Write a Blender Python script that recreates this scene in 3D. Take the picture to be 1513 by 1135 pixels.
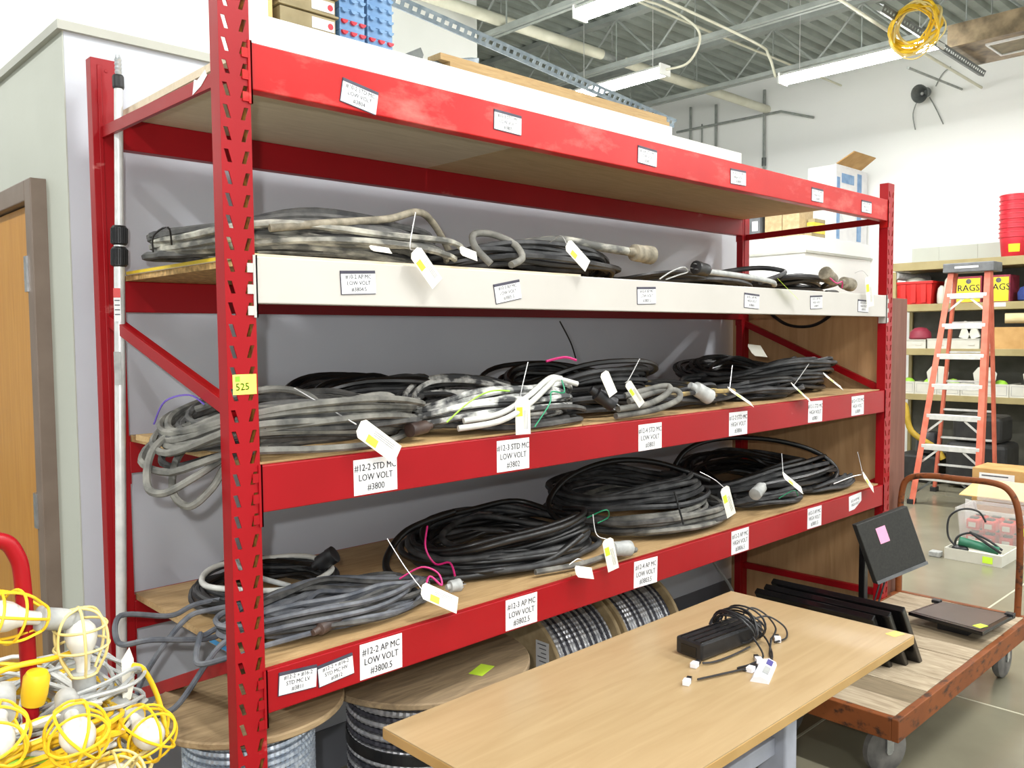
import bpy, math, random
from mathutils import Vector, Matrix
for o in list(bpy.data.objects): bpy.data.objects.remove(o, do_unlink=True)
S = bpy.context.scene
C = S.collection
PI = math.pi

# ------------------------------------------------------------------ camera
F_PX = 1257.59
YAW, PITCH, ROLL = math.radians(43.7017), math.radians(3.2897), math.radians(-0.4722)
CAM = Vector((-0.8957, -1.9027, 1.75))
fw = Vector((math.sin(YAW)*math.cos(PITCH), math.cos(YAW)*math.cos(PITCH), -math.sin(PITCH)))
r0 = Vector((math.cos(YAW), -math.sin(YAW), 0)); u0 = r0.cross(fw)
rr = r0*math.cos(ROLL)+u0*math.sin(ROLL); uu = -r0*math.sin(ROLL)+u0*math.cos(ROLL)
cd = bpy.data.cameras.new('camera'); cam = bpy.data.objects.new('camera', cd); C.objects.link(cam)
cd.sensor_width = 36.0; cd.lens = F_PX*36.0/1513.0; cd.clip_start = .05; cd.clip_end = 100
cam.matrix_world = Matrix(((rr.x, uu.x, -fw.x, CAM.x), (rr.y, uu.y, -fw.y, CAM.y), (rr.z, uu.z, -fw.z, CAM.z), (0, 0, 0, 1)))
S.camera = cam

# ------------------------------------------------------------------ light
S.view_settings.view_transform = 'Standard'; S.view_settings.look = 'None'
S.view_settings.gamma = 1.0; S.view_settings.use_curve_mapping = False
S.view_settings.exposure = 0.0
W = bpy.data.worlds.new('world'); S.world = W; W.use_nodes = True
bg = W.node_tree.nodes['Background']; bg.inputs[0].default_value = (.93, .97, .95, 1); bg.inputs[1].default_value = .92
def lamp(name, kind, loc, power, size=.1, size_y=None, rot=(0, 0, 0), col=(1, 1, 1)):
    l = bpy.data.lights.new(name, kind); l.energy = power; l.color = col
    if kind == 'AREA':
        l.size = size
        if size_y: l.shape = 'RECTANGLE'; l.size_y = size_y
    else: l.shadow_soft_size = size
    o = bpy.data.objects.new(name, l); C.objects.link(o); o.location = loc; o.rotation_euler = rot
    return o
# the photographer's flash, a little left of and above the lens
lamp('camera_flash', 'POINT', CAM - r0*.07 + Vector((0, 0, .085)), 96, .018, col=(1, .99, .97))
FIX_POWER = 78

# ------------------------------------------------------------------ materials
def nd(nt, t, **kw):
    n = nt.nodes.new(t)
    for k, v in kw.items(): setattr(n, k, v)
    return n
def base(name):
    m = bpy.data.materials.new(name); m.use_nodes = True
    nt = m.node_tree; b = nt.nodes['Principled BSDF']
    return m, nt, b
def srgb(*c):
    return tuple(((x/255+.055)/1.055)**2.4 if x/255 > .04045 else x/255/12.92 for x in c) + (1,)
def mk(name, c1, c2=None, scale=6, rough=.5, metal=0, stretch=(1, 1, 1), lo=.35, hi=.65, bump=0, detail=4, coat=0, emit=0, alpha=1, spec=.5, trans=0, bscale=None, dist=0):
    """procedural: noise between two sRGB colours"""
    m, nt, b = base(name)
    b.inputs['Roughness'].default_value = rough; b.inputs['Metallic'].default_value = metal
    b.inputs['Specular IOR Level'].default_value = spec
    if coat: b.inputs['Coat Weight'].default_value = coat; b.inputs['Coat Roughness'].default_value = .15
    if trans: b.inputs['Transmission Weight'].default_value = trans
    b.inputs['Alpha'].default_value = alpha
    tc = nd(nt, 'ShaderNodeTexCoord'); mp = nd(nt, 'ShaderNodeMapping'); mp.inputs['Scale'].default_value = stretch
    nt.links.new(tc.outputs['Object'], mp.inputs['Vector'])
    nz = nd(nt, 'ShaderNodeTexNoise'); nz.inputs['Scale'].default_value = scale; nz.inputs['Detail'].default_value = detail
    nz.inputs['Distortion'].default_value = dist
    nt.links.new(mp.outputs[0], nz.inputs['Vector'])
    cr = nd(nt, 'ShaderNodeValToRGB'); cr.color_ramp.elements[0].position = lo; cr.color_ramp.elements[1].position = hi
    cr.color_ramp.elements[0].color = srgb(*c1); cr.color_ramp.elements[1].color = srgb(*(c2 or [min(255, x*1.06) for x in c1]))
    nt.links.new(nz.outputs['Fac'], cr.inputs[0]); nt.links.new(cr.outputs[0], b.inputs['Base Color'])
    if emit:
        nt.links.new(cr.outputs[0], b.inputs['Emission Color']); b.inputs['Emission Strength'].default_value = emit
    if bump:
        bp = nd(nt, 'ShaderNodeBump'); bp.inputs['Strength'].default_value = bump; bp.inputs['Distance'].default_value = .01
        if bscale:
            n2 = nd(nt, 'ShaderNodeTexNoise'); n2.inputs['Scale'].default_value = bscale; n2.inputs['Detail'].default_value = 3
            nt.links.new(mp.outputs[0], n2.inputs['Vector']); nt.links.new(n2.outputs['Fac'], bp.inputs['Height'])
        else: nt.links.new(nz.outputs['Fac'], bp.inputs['Height'])
        nt.links.new(bp.outputs[0], b.inputs['Normal'])
    return m
def worn(name, c, c_var, chip, chip_lo=.66, chip_hi=.70, scale=9, rough=.38, chip2=None):
    """paint with scuffs and chips"""
    m = mk(name, c, c_var, 3.2, rough, lo=.3, hi=.75, spec=.3)
    nt = m.node_tree; b = nt.nodes['Principled BSDF']
    cr = [n for n in nt.nodes if n.type == 'VALTORGB'][0]; mp = [n for n in nt.nodes if n.type == 'MAPPING'][0]
    n2 = nd(nt, 'ShaderNodeTexNoise'); n2.inputs['Scale'].default_value = scale; n2.inputs['Detail'].default_value = 9; n2.inputs['Roughness'].default_value = .62
    mp2 = nd(nt, 'ShaderNodeMapping'); mp2.inputs['Scale'].default_value = (.6, 1, 1.3)
    nt.links.new(mp.outputs[0], mp2.inputs[0]); nt.links.new(mp2.outputs[0], n2.inputs['Vector'])
    r2 = nd(nt, 'ShaderNodeValToRGB'); r2.color_ramp.elements[0].position = chip_lo; r2.color_ramp.elements[1].position = chip_hi
    mx = nd(nt, 'ShaderNodeMix', data_type='RGBA'); mx.inputs[7].default_value = srgb(*chip)
    nt.links.new(n2.outputs['Fac'], r2.inputs[0]); nt.links.new(r2.outputs[0], mx.inputs[0]); nt.links.new(cr.outputs[0], mx.inputs[6])
    nt.links.new(mx.outputs[2], b.inputs['Base Color'])
    return m
def wood(name, c1, c2, stretch, scale=7, rough=.6, knots=None, bump=.05):
    m = mk(name, c1, c2, scale, rough, stretch=stretch, lo=.3, hi=.72, dist=1.2, detail=6, bump=bump)
    return m

M = {}
M['red'] = worn('red_paint', (142, 8, 17), (154, 10, 22), (176, 92, 88), .67, .73)
M['red_top'] = worn('red_paint_flash_lit', (168, 12, 14), (188, 34, 30), (208, 112, 102), .52, .78, 7)  # lighter red puts overhead and flash glare into the colour; chips are wear
M['rust_gold'] = mk('rusty_inside', (120, 70, 30), (196, 140, 60), 60, .6)
M['white_beam'] = worn('cream_paint', (183, 179, 172), (191, 187, 180), (170, 160, 148), .70, .76)
M['ply'] = wood('plywood', (158, 128, 86), (188, 158, 114), (1.2, 12, 12), 5)
M['ply_grey'] = wood('plywood_dusty', (206, 192, 166), (220, 207, 182), (1.2, 10, 10), 4, .8)
M['ply_olive'] = wood('plywood_underside', (190, 166, 126), (206, 182, 142), (1.2, 10, 10), 4, .8)
M['osb'] = mk('particle_board', (150, 120, 74), (206, 168, 108), 60, .8)
M['pine'] = wood('pine_plank', (172, 140, 92), (194, 164, 116), (1.5, 16, 16), 5)
M['tape'] = mk('yellow_tape', (222, 190, 36), (232, 206, 70), 14, .5)
M['blue_mark'] = mk('blue_stencil', (44, 120, 170), (60, 136, 184), 40, .6)
M['wall_grey'] = mk('grey_wall_paint', (190, 194, 202), (196, 200, 207), 2.0, .42, bump=.03, bscale=60)
M['wall_beige'] = mk('pale_wall_paint', (180, 183, 172), (186, 189, 178), 2.0, .5, bump=.03, bscale=60)
M['white'] = mk('white_wall_paint', (236, 237, 233), (241, 241, 238), 1.5, .6)
M['trim_grey'] = mk('trim_paint', (170, 170, 160), (178, 178, 168), 5, .5)
M['base_grey'] = mk('base_paint', (96, 98, 104), (104, 106, 112), 5, .5)
M['far_white'] = mk('far_wall_paint', (242, 243, 239), (247, 247, 245), .6, .7)
M['door'] = wood('door_veneer', (178, 122, 46), (194, 140, 62), (9, 9, .7), 4, .38)
M['frame'] = mk('bronze_frame', (112, 96, 84), (122, 106, 94), 8, .45)
M['steel'] = mk('brushed_steel', (178, 182, 186), (204, 206, 208), 30, .32, .9)
M['alu'] = mk('aluminium', (206, 207, 206), (226, 226, 224), 20, .35, .35)
M['alu_step'] = mk('ladder_step', (196, 197, 194), (212, 212, 208), 20, .4, .3)
M['dark_plastic'] = mk('black_plastic', (22, 22, 24), (34, 34, 36), 20, .42)
M['black_gloss'] = mk('gloss_black', (9, 9, 11), (15, 15, 17), 8, .22)
M['screen'] = mk('screen_film', (74, 66, 62), (90, 80, 74), 2, .3)
M['mon_back'] = mk('monitor_back', (40, 40, 38), (48, 48, 45), 90, .6, bump=.05)
M['grey_plastic'] = mk('grey_plastic', (90, 92, 94), (108, 110, 112), 14, .5)
M['paper'] = mk('paper', (222, 222, 223), (230, 230, 230), 10, .7)
M['ink'] = mk('ink', (74, 74, 80), (96, 96, 102), 60, .7)
M['ink_faint'] = mk('faded_ink', (112, 114, 120), (140, 142, 148), 60, .7)
M['holder'] = mk('label_holder', (54, 52, 66), (70, 68, 82), 20, .5)
M['tag'] = mk('tag_card', (230, 226, 210), (238, 235, 222), 12, .7)
M['neon'] = mk('neon_sticker', (196, 236, 52), (208, 242, 70), 8, .6)
M['note'] = mk('yellow_note', (238, 226, 96), (244, 234, 120), 8, .7)
M['note_green'] = mk('green_dot', (120, 186, 40), (136, 200, 60), 30, .7)
M['pink'] = mk('pink_note', (240, 160, 196), (246, 172, 206), 8, .7)
M['cable_grey'] = mk('dusty_cable', (72, 72, 69), (132, 130, 122), 16, .8, lo=.32, hi=.68, bump=.15, bscale=90)
M['cable_dark'] = mk('dark_cable', (30, 31, 33), (78, 78, 78), 14, .62, lo=.4, hi=.75, bump=.1, bscale=90)
M['cable_mid'] = mk('worn_dark_cable', (44, 44, 45), (92, 91, 88), 20, .75, lo=.35, hi=.7)
M['cable_black'] = mk('black_cable', (15, 15, 16), (34, 33, 32), 12, .38, lo=.4, hi=.75)
M['cable_white'] = mk('paint_splashed_cable', (70, 71, 72), (214, 214, 208), 16, .75, lo=.44, hi=.60, detail=7, bump=.1, bscale=80)
M['cable_mix'] = mk('part_painted_cable', (86, 86, 82), (186, 183, 170), 22, .8, lo=.42, hi=.66, stretch=(.5,1,1), detail=7, bump=.1, bscale=80)
M['cable_tan'] = mk('tan_stained_cable', (42, 41, 40), (168, 146, 92), 7, .7, lo=.5, hi=.6, detail=5)
M['cable_blue'] = mk('blue_grey_cord', (70, 74, 82), (116, 118, 122), 18, .75, lo=.35, hi=.7)
M['cable_pure'] = mk('white_cord', (186, 186, 180), (206, 206, 200), 16, .6)
M['plug_grey'] = mk('plug_grey', (146, 148, 146), (174, 175, 172), 30, .55)
M['plug_dusty'] = mk('plug_dusty', (104, 98, 84), (150, 142, 124), 30, .8)
M['brown_plug'] = mk('brown_plug', (50, 36, 32), (78, 62, 54), 24, .5)
M['wire'] = mk('tie_wire', (196, 196, 196), (214, 214, 212), 20, .4, .5)
M['magenta'] = mk('magenta_wire', (200, 30, 110), (214, 44, 124), 20, .5)
M['green_wire'] = mk('green_wire', (20, 130, 90), (36, 150, 106), 20, .5)
M['violet'] = mk('violet_wire', (92, 70, 160), (104, 84, 170), 20, .5)
M['lime'] = mk('lime_wire', (150, 206, 60), (164, 216, 76), 20, .5)
M['yellow'] = mk('yellow_cord', (222, 176, 16), (232, 192, 40), 12, .5)
M['yellow_pale'] = mk('pale_yellow_plastic', (214, 192, 116), (224, 206, 142), 14, .5)
M['bulb'] = mk('white_glass', (206, 206, 200), (214, 214, 208), 6, .18)
M['reel_wood'] = wood('reel_wood', (128, 106, 76), (166, 142, 106), (1.3, 9, 9), 5, .75)
M['reel_dark'] = wood('reel_wood_grey', (120, 102, 78), (158, 136, 104), (1.3, 9, 9), 5, .8)
M['reel_card'] = mk('reel_fibreboard', (168, 146, 108), (184, 162, 124), 24, .8)
M['mc_blue'] = mk('armoured_cable_light', (164, 176, 192), (206, 214, 224), 40, .36, .6)
M['mc_silver'] = mk('armoured_cable', (170, 172, 178), (212, 212, 214), 40, .36, .6)
M['mc_black'] = mk('armoured_cable_dark', (52, 52, 62), (84, 84, 92), 40, .45, .4)
M['maple'] = wood('maple_laminate', (164, 139, 101), (176, 152, 114), (.9, 9, 9), 2.5, .34, bump=0)
M['maple_edge'] = mk('maple_edge_band', (172, 136, 80), (182, 146, 90), 6, .4)
M['leg_grey'] = mk('grey_powder_coat', (160, 164, 176), (170, 174, 186), 14, .45)
M['cab_side'] = wood('plywood_side', (176, 136, 92), (194, 154, 110), (8, 8, .8), 3, .7)
M['cab_front'] = wood('mahogany_plywood', (98, 56, 42), (118, 74, 58), (8, 8, .8), 3, .6)
M['plank_pale'] = wood('cart_plank_pale', (140, 124, 100), (186, 170, 144), (9, 1.3, 9), 5, .8)
M['plank_dark'] = wood('cart_plank_dark', (112, 98, 76), (140, 124, 98), (9, 1.3, 9), 4, .8)
M['rust'] = worn('orange_paint_rusted', (112, 60, 28), (136, 76, 36), (54, 36, 26), .53, .66, 18, .6)
M['rubber'] = mk('grey_tyre', (84, 82, 80), (120, 117, 112), 12, .8)
M['orange'] = mk('orange_fibreglass', (192, 94, 70), (206, 112, 88), 10, .5)
M['shelf_tan'] = mk('tan_shelving', (146, 132, 88), (158, 144, 100), 6, .5)
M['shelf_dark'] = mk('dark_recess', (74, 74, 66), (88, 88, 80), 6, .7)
M['bin_red'] = mk('red_plastic', (190, 26, 22), (204, 36, 30), 5, .4)
M['tub_red'] = mk('red_bucket', (200, 36, 52), (214, 52, 66), 6, .35)
M['box_yellow'] = mk('yellow_carton', (228, 206, 26), (238, 218, 44), 8, .5)
M['card'] = mk('cardboard', (176, 136, 80), (192, 152, 96), 8, .8)
M['card_light'] = mk('cardboard_pale', (212, 176, 112), (224, 190, 130), 8, .8)
M['bin_white'] = mk('white_card_bin', (190, 188, 176), (200, 198, 186), 6, .7)
M['blue_bag'] = mk('blue_fabric', (36, 52, 110), (48, 66, 130), 14, .8)
M['clear'] = mk('clear_plastic', (225, 225, 222), (235, 235, 232), 6, .25, alpha=.24)
M['green_tool'] = mk('green_tool', (30, 96, 70), (42, 112, 84), 12, .45)
M['blue_tray'] = mk('blue_tray', (96, 138, 184), (130, 166, 204), 10, .4)
M['tan_tray'] = mk('tan_tray', (140, 126, 90), (160, 146, 110), 10, .6)
M['purple'] = mk('dark_red_box', (126, 34, 52), (140, 44, 62), 10, .6)
M['tube_card'] = mk('cardboard_tube', (206, 186, 140), (218, 198, 154), 10, .8)
M['strut'] = mk('galvanised_strut', (110, 126, 138), (142, 156, 166), 20, .45, .4)
M['strut_dark'] = mk('grey_strut', (92, 96, 94), (110, 114, 112), 20, .5, .4)
M['deck_metal'] = mk('grey_deck', (142, 150, 143), (158, 166, 159), 3, .6)
M['joist'] = mk('joist_paint', (142, 148, 143), (156, 162, 157), 5, .6)
M['pipe_white'] = mk('pipe_cover', (206, 204, 184), (220, 218, 200), 5, .6)
M['conduit'] = mk('conduit', (134, 138, 134), (156, 160, 154), 12, .5, 0)
M['glow'] = mk('fluorescent_lens', (255, 255, 250), (255, 255, 252), 3, .5, emit=55)
M['heater'] = mk('stained_steel', (92, 80, 62), (168, 148, 118), 5, .45, .3)
M['heater_slot'] = mk('heater_grille', (120, 110, 84), (140, 130, 100), 12, .5, .3)
M['machine'] = mk('machine_black', (24, 24, 24), (40, 40, 38), 10, .6)
M['machine_yellow'] = mk('machine_yellow', (160, 130, 30), (180, 150, 44), 10, .6)
M['purple_btn'] = mk('violet_button', (66, 62, 130), (78, 74, 144), 10, .5)
M['remote'] = mk('white_plastic', (216, 216, 222), (226, 226, 230), 10, .4)
def floor_mat():
    m = mk('polished_concrete', (110, 106, 90), (136, 132, 112), 1.3, .2, lo=.3, hi=.72, detail=7)
    return m
M['floor'] = floor_mat()
M['joint'] = mk('floor_joint', (176, 172, 150), (188, 184, 162), 8, .5)

# ------------------------------------------------------------------ mesh helpers
class MB:
    def __init__(s): s.v = []; s.f = []; s.m = []; s.X = None; s.mi = 0
    def add(s, vs, fs, mi=None):
        k = len(s.v); mi = s.mi if mi is None else mi
        if s.X is not None: vs = [s.X @ Vector(p) for p in vs]
        s.v.extend([tuple(p) for p in vs])
        for f in fs: s.f.append(tuple(i+k for i in f)); s.m.append(mi)
        return s
    def box(s, x0, x1, y0, y1, z0, z1, mi=None):
        vs = [(x, y, z) for x in (x0, x1) for y in (y0, y1) for z in (z0, z1)]
        return s.add(vs, [(0, 1, 3, 2), (4, 6, 7, 5), (0, 4, 5, 1), (2, 3, 7, 6), (0, 2, 6, 4), (1, 5, 7, 3)], mi)
    def bar(s, p0, p1, w, h, up=(0, 0, 1), mi=None, taper=1):
        p0, p1 = Vector(p0), Vector(p1); d = (p1-p0).normalized(); up = Vector(up)
        if abs(d.dot(up)) > .99: up = Vector((0, 1, 0))
        a = d.cross(up).normalized(); b = a.cross(d).normalized()
        vs = []
        for p, t in ((p0, 1), (p1, taper)):
            for i, j in ((-1, -1), (1, -1), (1, 1), (-1, 1)): vs.append(p+a*(i*w*t/2)+b*(j*h*t/2))
        return s.add(vs, [(3, 2, 1, 0), (4, 5, 6, 7), (0, 1, 5, 4), (1, 2, 6, 5), (2, 3, 7, 6), (3, 0, 4, 7)], mi)
    def tube(s, pts, r, n=6, closed=False, cap=True, mi=None, radii=None, mis=None):
        pts = [Vector(p) for p in pts]; N = len(pts)
        if N < 2: return s
        k0 = []; prev = None
        for i in range(N):
            if closed: t = pts[(i+1) % N]-pts[i-1]
            else: t = pts[min(i+1, N-1)]-pts[max(i-1, 0)]
            if t.length < 1e-9: t = Vector((0, 0, 1))
            t.normalize()
            if prev is None:
                a = t.cross(Vector((0, 0, 1)))
                if a.length < .05: a = t.cross(Vector((1, 0, 0)))
            else:
                a = prev - t*prev.dot(t)
                if a.length < 1e-6: a = t.orthogonal()
            a.normalize(); prev = a; b = t.cross(a); k0.append((a, b))
        vs = []
        for i in range(N):
            a, b = k0[i]; q = radii[i] if radii else r
            for j in range(n):
                c = 2*PI*j/n; vs.append(pts[i]+a*(q*math.cos(c))+b*(q*math.sin(c)))
        k = len(s.v); mi = s.mi if mi is None else mi
        s.add(vs, [], mi)
        for i in range(N if closed else N-1):
            i2 = (i+1) % N; m_ = mis[i] if mis else mi
            for j in range(n):
                j2 = (j+1) % n; s.f.append((k+i*n+j, k+i*n+j2, k+i2*n+j2, k+i2*n+j)); s.m.append(m_)
        if cap and not closed:
            s.f.append(tuple(k+j for j in reversed(range(n)))); s.m.append(mi)
            s.f.append(tuple(k+(N-1)*n+j for j in range(n))); s.m.append(mi)
        return s
    def cyl(s, p0, p1, r, n=16, r1=None, mi=None):
        return s.tube([p0, p1], r, n, mi=mi, radii=[r, r if r1 is None else r1])
    def lathe(s, prof, o=(0, 0, 0), ax=(0, 0, 1), n=32, mi=None):
        """prof: list of (radius, height along axis)"""
        o = Vector(o); ax = Vector(ax).normalized(); a = ax.orthogonal().normalized(); b = ax.cross(a)
        vs = []; L = len(prof)
        for r, h in prof:
            for j in range(n):
                c = 2*PI*j/n; vs.append(o+ax*h+a*(r*math.cos(c))+b*(r*math.sin(c)))
        fs = [(i*n+j, i*n+(j+1) % n, (i+1)*n+(j+1) % n, (i+1)*n+j) for i in range(L-1) for j in range(n)]
        fs.append(tuple(reversed(range(n)))); fs.append(tuple((L-1)*n+j for j in range(n)))
        return s.add(vs, fs, mi)
    def prism(s, poly, o, ux, uy, depth, mi=None):
        """poly in 2-d, axes ux, uy at o, pushed along depth vector"""
        o, ux, uy, d = Vector(o), Vector(ux), Vector(uy), Vector(depth); n = len(poly)
        vs = [o+ux*p+uy*q for p, q in poly]; vs += [v+d for v in vs]
        fs = [tuple(range(n)), tuple(reversed(range(n, 2*n)))] + [(i, n+i, n+(i+1) % n, (i+1) % n) for i in range(n)]
        return s.add(vs, fs, mi)
    def sphere(s, c, r, n=16, sq=(1, 1, 1), mi=None):
        c = Vector(c); vs = [c+Vector((0, 0, r*sq[2]))]; R_ = n//2
        for i in range(1, R_):
            t = PI*i/R_
            for j in range(n):
                p = 2*PI*j/n; vs.append(c+Vector((r*sq[0]*math.sin(t)*math.cos(p), r*sq[1]*math.sin(t)*math.sin(p), r*sq[2]*math.cos(t))))
        vs.append(c-Vector((0, 0, r*sq[2]))); L = len(vs)-1
        fs = [(0, 1+j, 1+(j+1) % n) for j in range(n)]
        for i in range(R_-2):
            for j in range(n): fs.append((1+i*n+j, 1+(i+1)*n+j, 1+(i+1)*n+(j+1) % n, 1+i*n+(j+1) % n))
        fs += [(L, L-n+(j+1) % n, L-n+j) for j in range(n)]
        return s.add(vs, fs, mi)
    def build(s, name, mats, parent=None, org=None, smooth=False, bevel=0):
        if isinstance(mats, str): mats = [mats]
        if parent is not None: org = ORG[parent.name]
        o_ = Vector(org) if org is not None else Vector((0, 0, 0))
        me = bpy.data.meshes.new(name); me.from_pydata([tuple(Vector(v)-o_) for v in s.v], [], s.f)
        for m in mats: me.materials.append(M[m])
        for p, i in zip(me.polygons, s.m): p.material_index = min(i, len(mats)-1); p.use_smooth = smooth
        me.validate()
        import bmesh
        bm = bmesh.new(); bm.from_mesh(me); bmesh.ops.recalc_face_normals(bm, faces=bm.faces); bm.to_mesh(me); bm.free()
        me.update()
        ob = bpy.data.objects.new(name, me); C.objects.link(ob)
        if smooth and hasattr(me, 'set_sharp_from_angle'): me.set_sharp_from_angle(angle=math.radians(50))
        if parent is not None: ob.parent = parent
        else: ob.location = o_
        ORG[ob.name] = o_
        if bevel:
            bv = ob.modifiers.new('bevel', 'BEVEL'); bv.width = bevel; bv.segments = 2; bv.limit_method = 'ANGLE'; bv.angle_limit = math.radians(40)
        return ob
ORG = {}
def tag(o, label=None, cat=None, group=None, kind=None):
    if label: o['label'] = label
    if cat: o['category'] = cat
    if group: o['group'] = group
    if kind: o['kind'] = kind
    return o
def thing(name, label, cat, loc=(0, 0, 0), group=None):
    o = bpy.data.objects.new(name, None); C.objects.link(o); o.location = loc; ORG[o.name] = Vector(loc)
    o.empty_display_size = .1
    return tag(o, label, cat, group)
def copy_tree(o, loc, parent=None):
    c = o.copy(); C.objects.link(c); c.parent = parent
    if parent is None: c.location = loc
    ORG[c.name] = Vector(loc)
    for ch in list(o.children): copy_tree(ch, loc, c)
    return c
def frame_at(o, rz=0, rx=0, ry=0):
    return Matrix.Translation(Vector(o)) @ Matrix.Rotation(rz, 4, 'Z') @ Matrix.Rotation(ry, 4, 'Y') @ Matrix.Rotation(rx, 4, 'X')
_txt = {}
def text2d(body, size):
    key = (body, size)
    if key not in _txt:
        cu = bpy.data.curves.new('lettering', 'FONT'); cu.body = body; cu.size = size; cu.align_x = 'CENTER'; cu.align_y = 'CENTER'; cu.space_line = 1.05
        cu.resolution_u = 2
        ob = bpy.data.objects.new('lettering', cu); C.objects.link(ob)
        dg = bpy.context.evaluated_depsgraph_get(); dg.update()
        me = bpy.data.meshes.new_from_object(ob.evaluated_get(dg))
        _txt[key] = ([v.co.copy() for v in me.vertices], [tuple(p.vertices) for p in me.polygons])
        bpy.data.objects.remove(ob, do_unlink=True); bpy.data.curves.remove(cu); bpy.data.meshes.remove(me)
    return _txt[key]
def put_text(mb, body, size, o, ux, uy, mi, sx=1.0):
    vs, fs = text2d(body, size); o, ux, uy = Vector(o), Vector(ux), Vector(uy)
    for k in (-1, 1): mb.add([o+ux*(v.x*sx+k*size*.016)+uy*v.y for v in vs], fs, mi)
def struct(mb, name, mats, org=(0, 0, 0), **kw):
    return tag(mb.build(name, mats, None, org, **kw), kind='structure')
def spline(pts, k=8, closed=False):
    pts = [Vector(p) for p in pts]; out = []; n = len(pts)
    for i in range(n if closed else n-1):
        if closed: p0, p1, p2, p3 = pts[i-1], pts[i], pts[(i+1) % n], pts[(i+2) % n]
        else: p0, p1, p2, p3 = pts[max(i-1, 0)], pts[i], pts[i+1], pts[min(i+2, n-1)]
        for j in range(k):
            t = j/k; out.append(.5*((2*p1)+(p2-p0)*t+(2*p0-5*p1+4*p2-p3)*t*t+(3*p1-p0-3*p2+p3)*t**3))
    if not closed: out.append(pts[-1])
    return out

# ================================================================== the setting
WY, WX = 1.03, -.027      # grey wall plane, door wall plane
m = MB(); m.box(-6, 10.8, -7, 12, -.1, 0); fl = struct(m, 'floor', 'floor')
for i, (a, b) in enumerate((((3.4, -7), (3.4, .85)), ((-6, -.15), (10.6, -.15)))):
    m = MB(); m.bar((a[0], a[1], .0006), (b[0], b[1], .0006), .012, .002); m.build('floor_joint', 'joint', fl)
m = MB(); m.box(WX+.004, 3.93, WY, WY+.12, 0, 2.73); wb = struct(m, 'wall_back', 'wall_grey')
m = MB(); m.box(WX, WX+.12, WY+.121, 6.0, 0, 2.73, 0); m.box(WX, WX+.0035, WY+.0005, WY+.121, 0, 2.73, 0); wl = struct(m, 'wall_left', 'wall_beige')
m = MB(); m.box(WX+.0, 3.93, WY-.008, WY, .0, .18); struct(m, 'baseboard_back', 'base_grey')
m = MB(); m.box(WX-.018, 3.94, WY-.018, WY+.1, 2.712, 2.74); m.box(WX-.018, WX+.1, WY+.1, 6.0, 2.712, 2.74); struct(m, 'trim_1', 'trim_grey')
m = MB(); m.box(WX, 3.19, WY, WY+.12, 2.74, 2.93); m.box(3.19, 3.93, WY, WY+.12, 2.74, 2.885)
m.box(WX, WX+.12, WY+.12, 6.0, 2.74, 2.93); struct(m, 'wall_parapet', 'white')
m = MB(); m.box(WX+.12, 3.93, WY+.12, 5.0, 2.80, 2.88); m.box(3.81, 3.93, WY+.12, 5.0, 0, 2.80); struct(m, 'wall_roof', 'white')
m = MB(); m.box(-6, 5.23, 5.0, 5.2, 2.9, 5.5); struct(m, 'wall_upper', 'white')
m = MB(); m.box(10.6, 10.8, -7, 12, 0, 5.6); wr = struct(m, 'wall_right', 'far_white')
m = MB(); m.box(-6, 10.6, 12, 12.2, 0, 5.6); struct(m, 'wall_far', 'far_white')
m = MB(); m.box(8.77, 10.6, 3.1, 7.0, 0, 2.72); m.box(8.77, 10.6, 3.1, 7.0, 2.74, 2.92); struct(m, 'wall_store', 'white')
m = MB(); m.box(8.745, 10.6, 3.075, 3.2, 2.712, 2.742); m.box(8.745, 8.9, 3.2, 7.0, 2.712, 2.742); struct(m, 'trim_2', 'trim_grey')
# corrugated roof deck, ribs along X
m = MB(); prof = []; y = -7.0
while y < 12:
    prof += [(y, 5.5), (y+.09, 5.5), (y+.115, 5.56), (y+.175, 5.56)]; y += .2
vs = []; fs = []
for (yy, zz) in prof: vs += [(-6, yy, zz), (10.8, yy, zz)]
for i in range(len(prof)-1): fs.append((2*i, 2*i+1, 2*i+3, 2*i+2))
m.add(vs, fs); struct(m, 'ceiling', 'deck_metal')
# open-web joists
for X, nm in ((5.33, 'nearest the blue trays'), (7.12, 'midway to the far wall'), (8.78, 'nearest the far wall')):
    t = thing('roof_joist', 'grey open-web steel roof joist '+nm, 'joist', (X, 0, 5.5), 'open-web roof joists')
    m = MB(); m.box(X-.06, X-.012, -6, 12, 4.9, 4.95); m.box(X+.012, X+.06, -6, 12, 4.9, 4.95); m.build('bottom_chord', 'joist', t)
    m = MB(); m.box(X-.06, X+.06, -6, 12, 5.44, 5.5); m.build('top_chord', 'joist', t)
    y = -5.8
    while y < 11.5:
        m = MB(); m.cyl((X, y, 4.93), (X, y+.55, 5.46), .014, 6); m.build('web_bar', 'joist', t)
        m = MB(); m.cyl((X, y+.55, 5.46), (X, y+1.1, 4.93), .014, 6); m.build('web_bar', 'joist', t)
        m = MB(); m.cyl((X, y+.55, 4.95), (X, y+.55, 5.46), .009, 5); m.build('web_post', 'joist', t)
        y += 1.1
def pipe(name, label, cat, pts, r, mat, group=None, n=10):
    m = MB(); m.tube(pts, r, n); p0 = Vector(pts[0]); return tag(m.build(name, mat, None, p0, smooth=True), label, cat, group)
t = thing('insulated_pipe', 'cream insulated pipe running under the roof deck toward the far wall', 'pipe', (4, 4.7, 5.02))
m = MB(); m.cyl((4, 4.72, 5.02), (6.9, 4.70, 5.02), .06, 14); m.build('pipe_cover', 'pipe_white', t, smooth=True)
m = MB(); m.cyl((6.9, 4.70, 5.02), (7.35, 4.70, 5.02), .045, 14); m.build('bare_joint', 'conduit', t, smooth=True)
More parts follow.
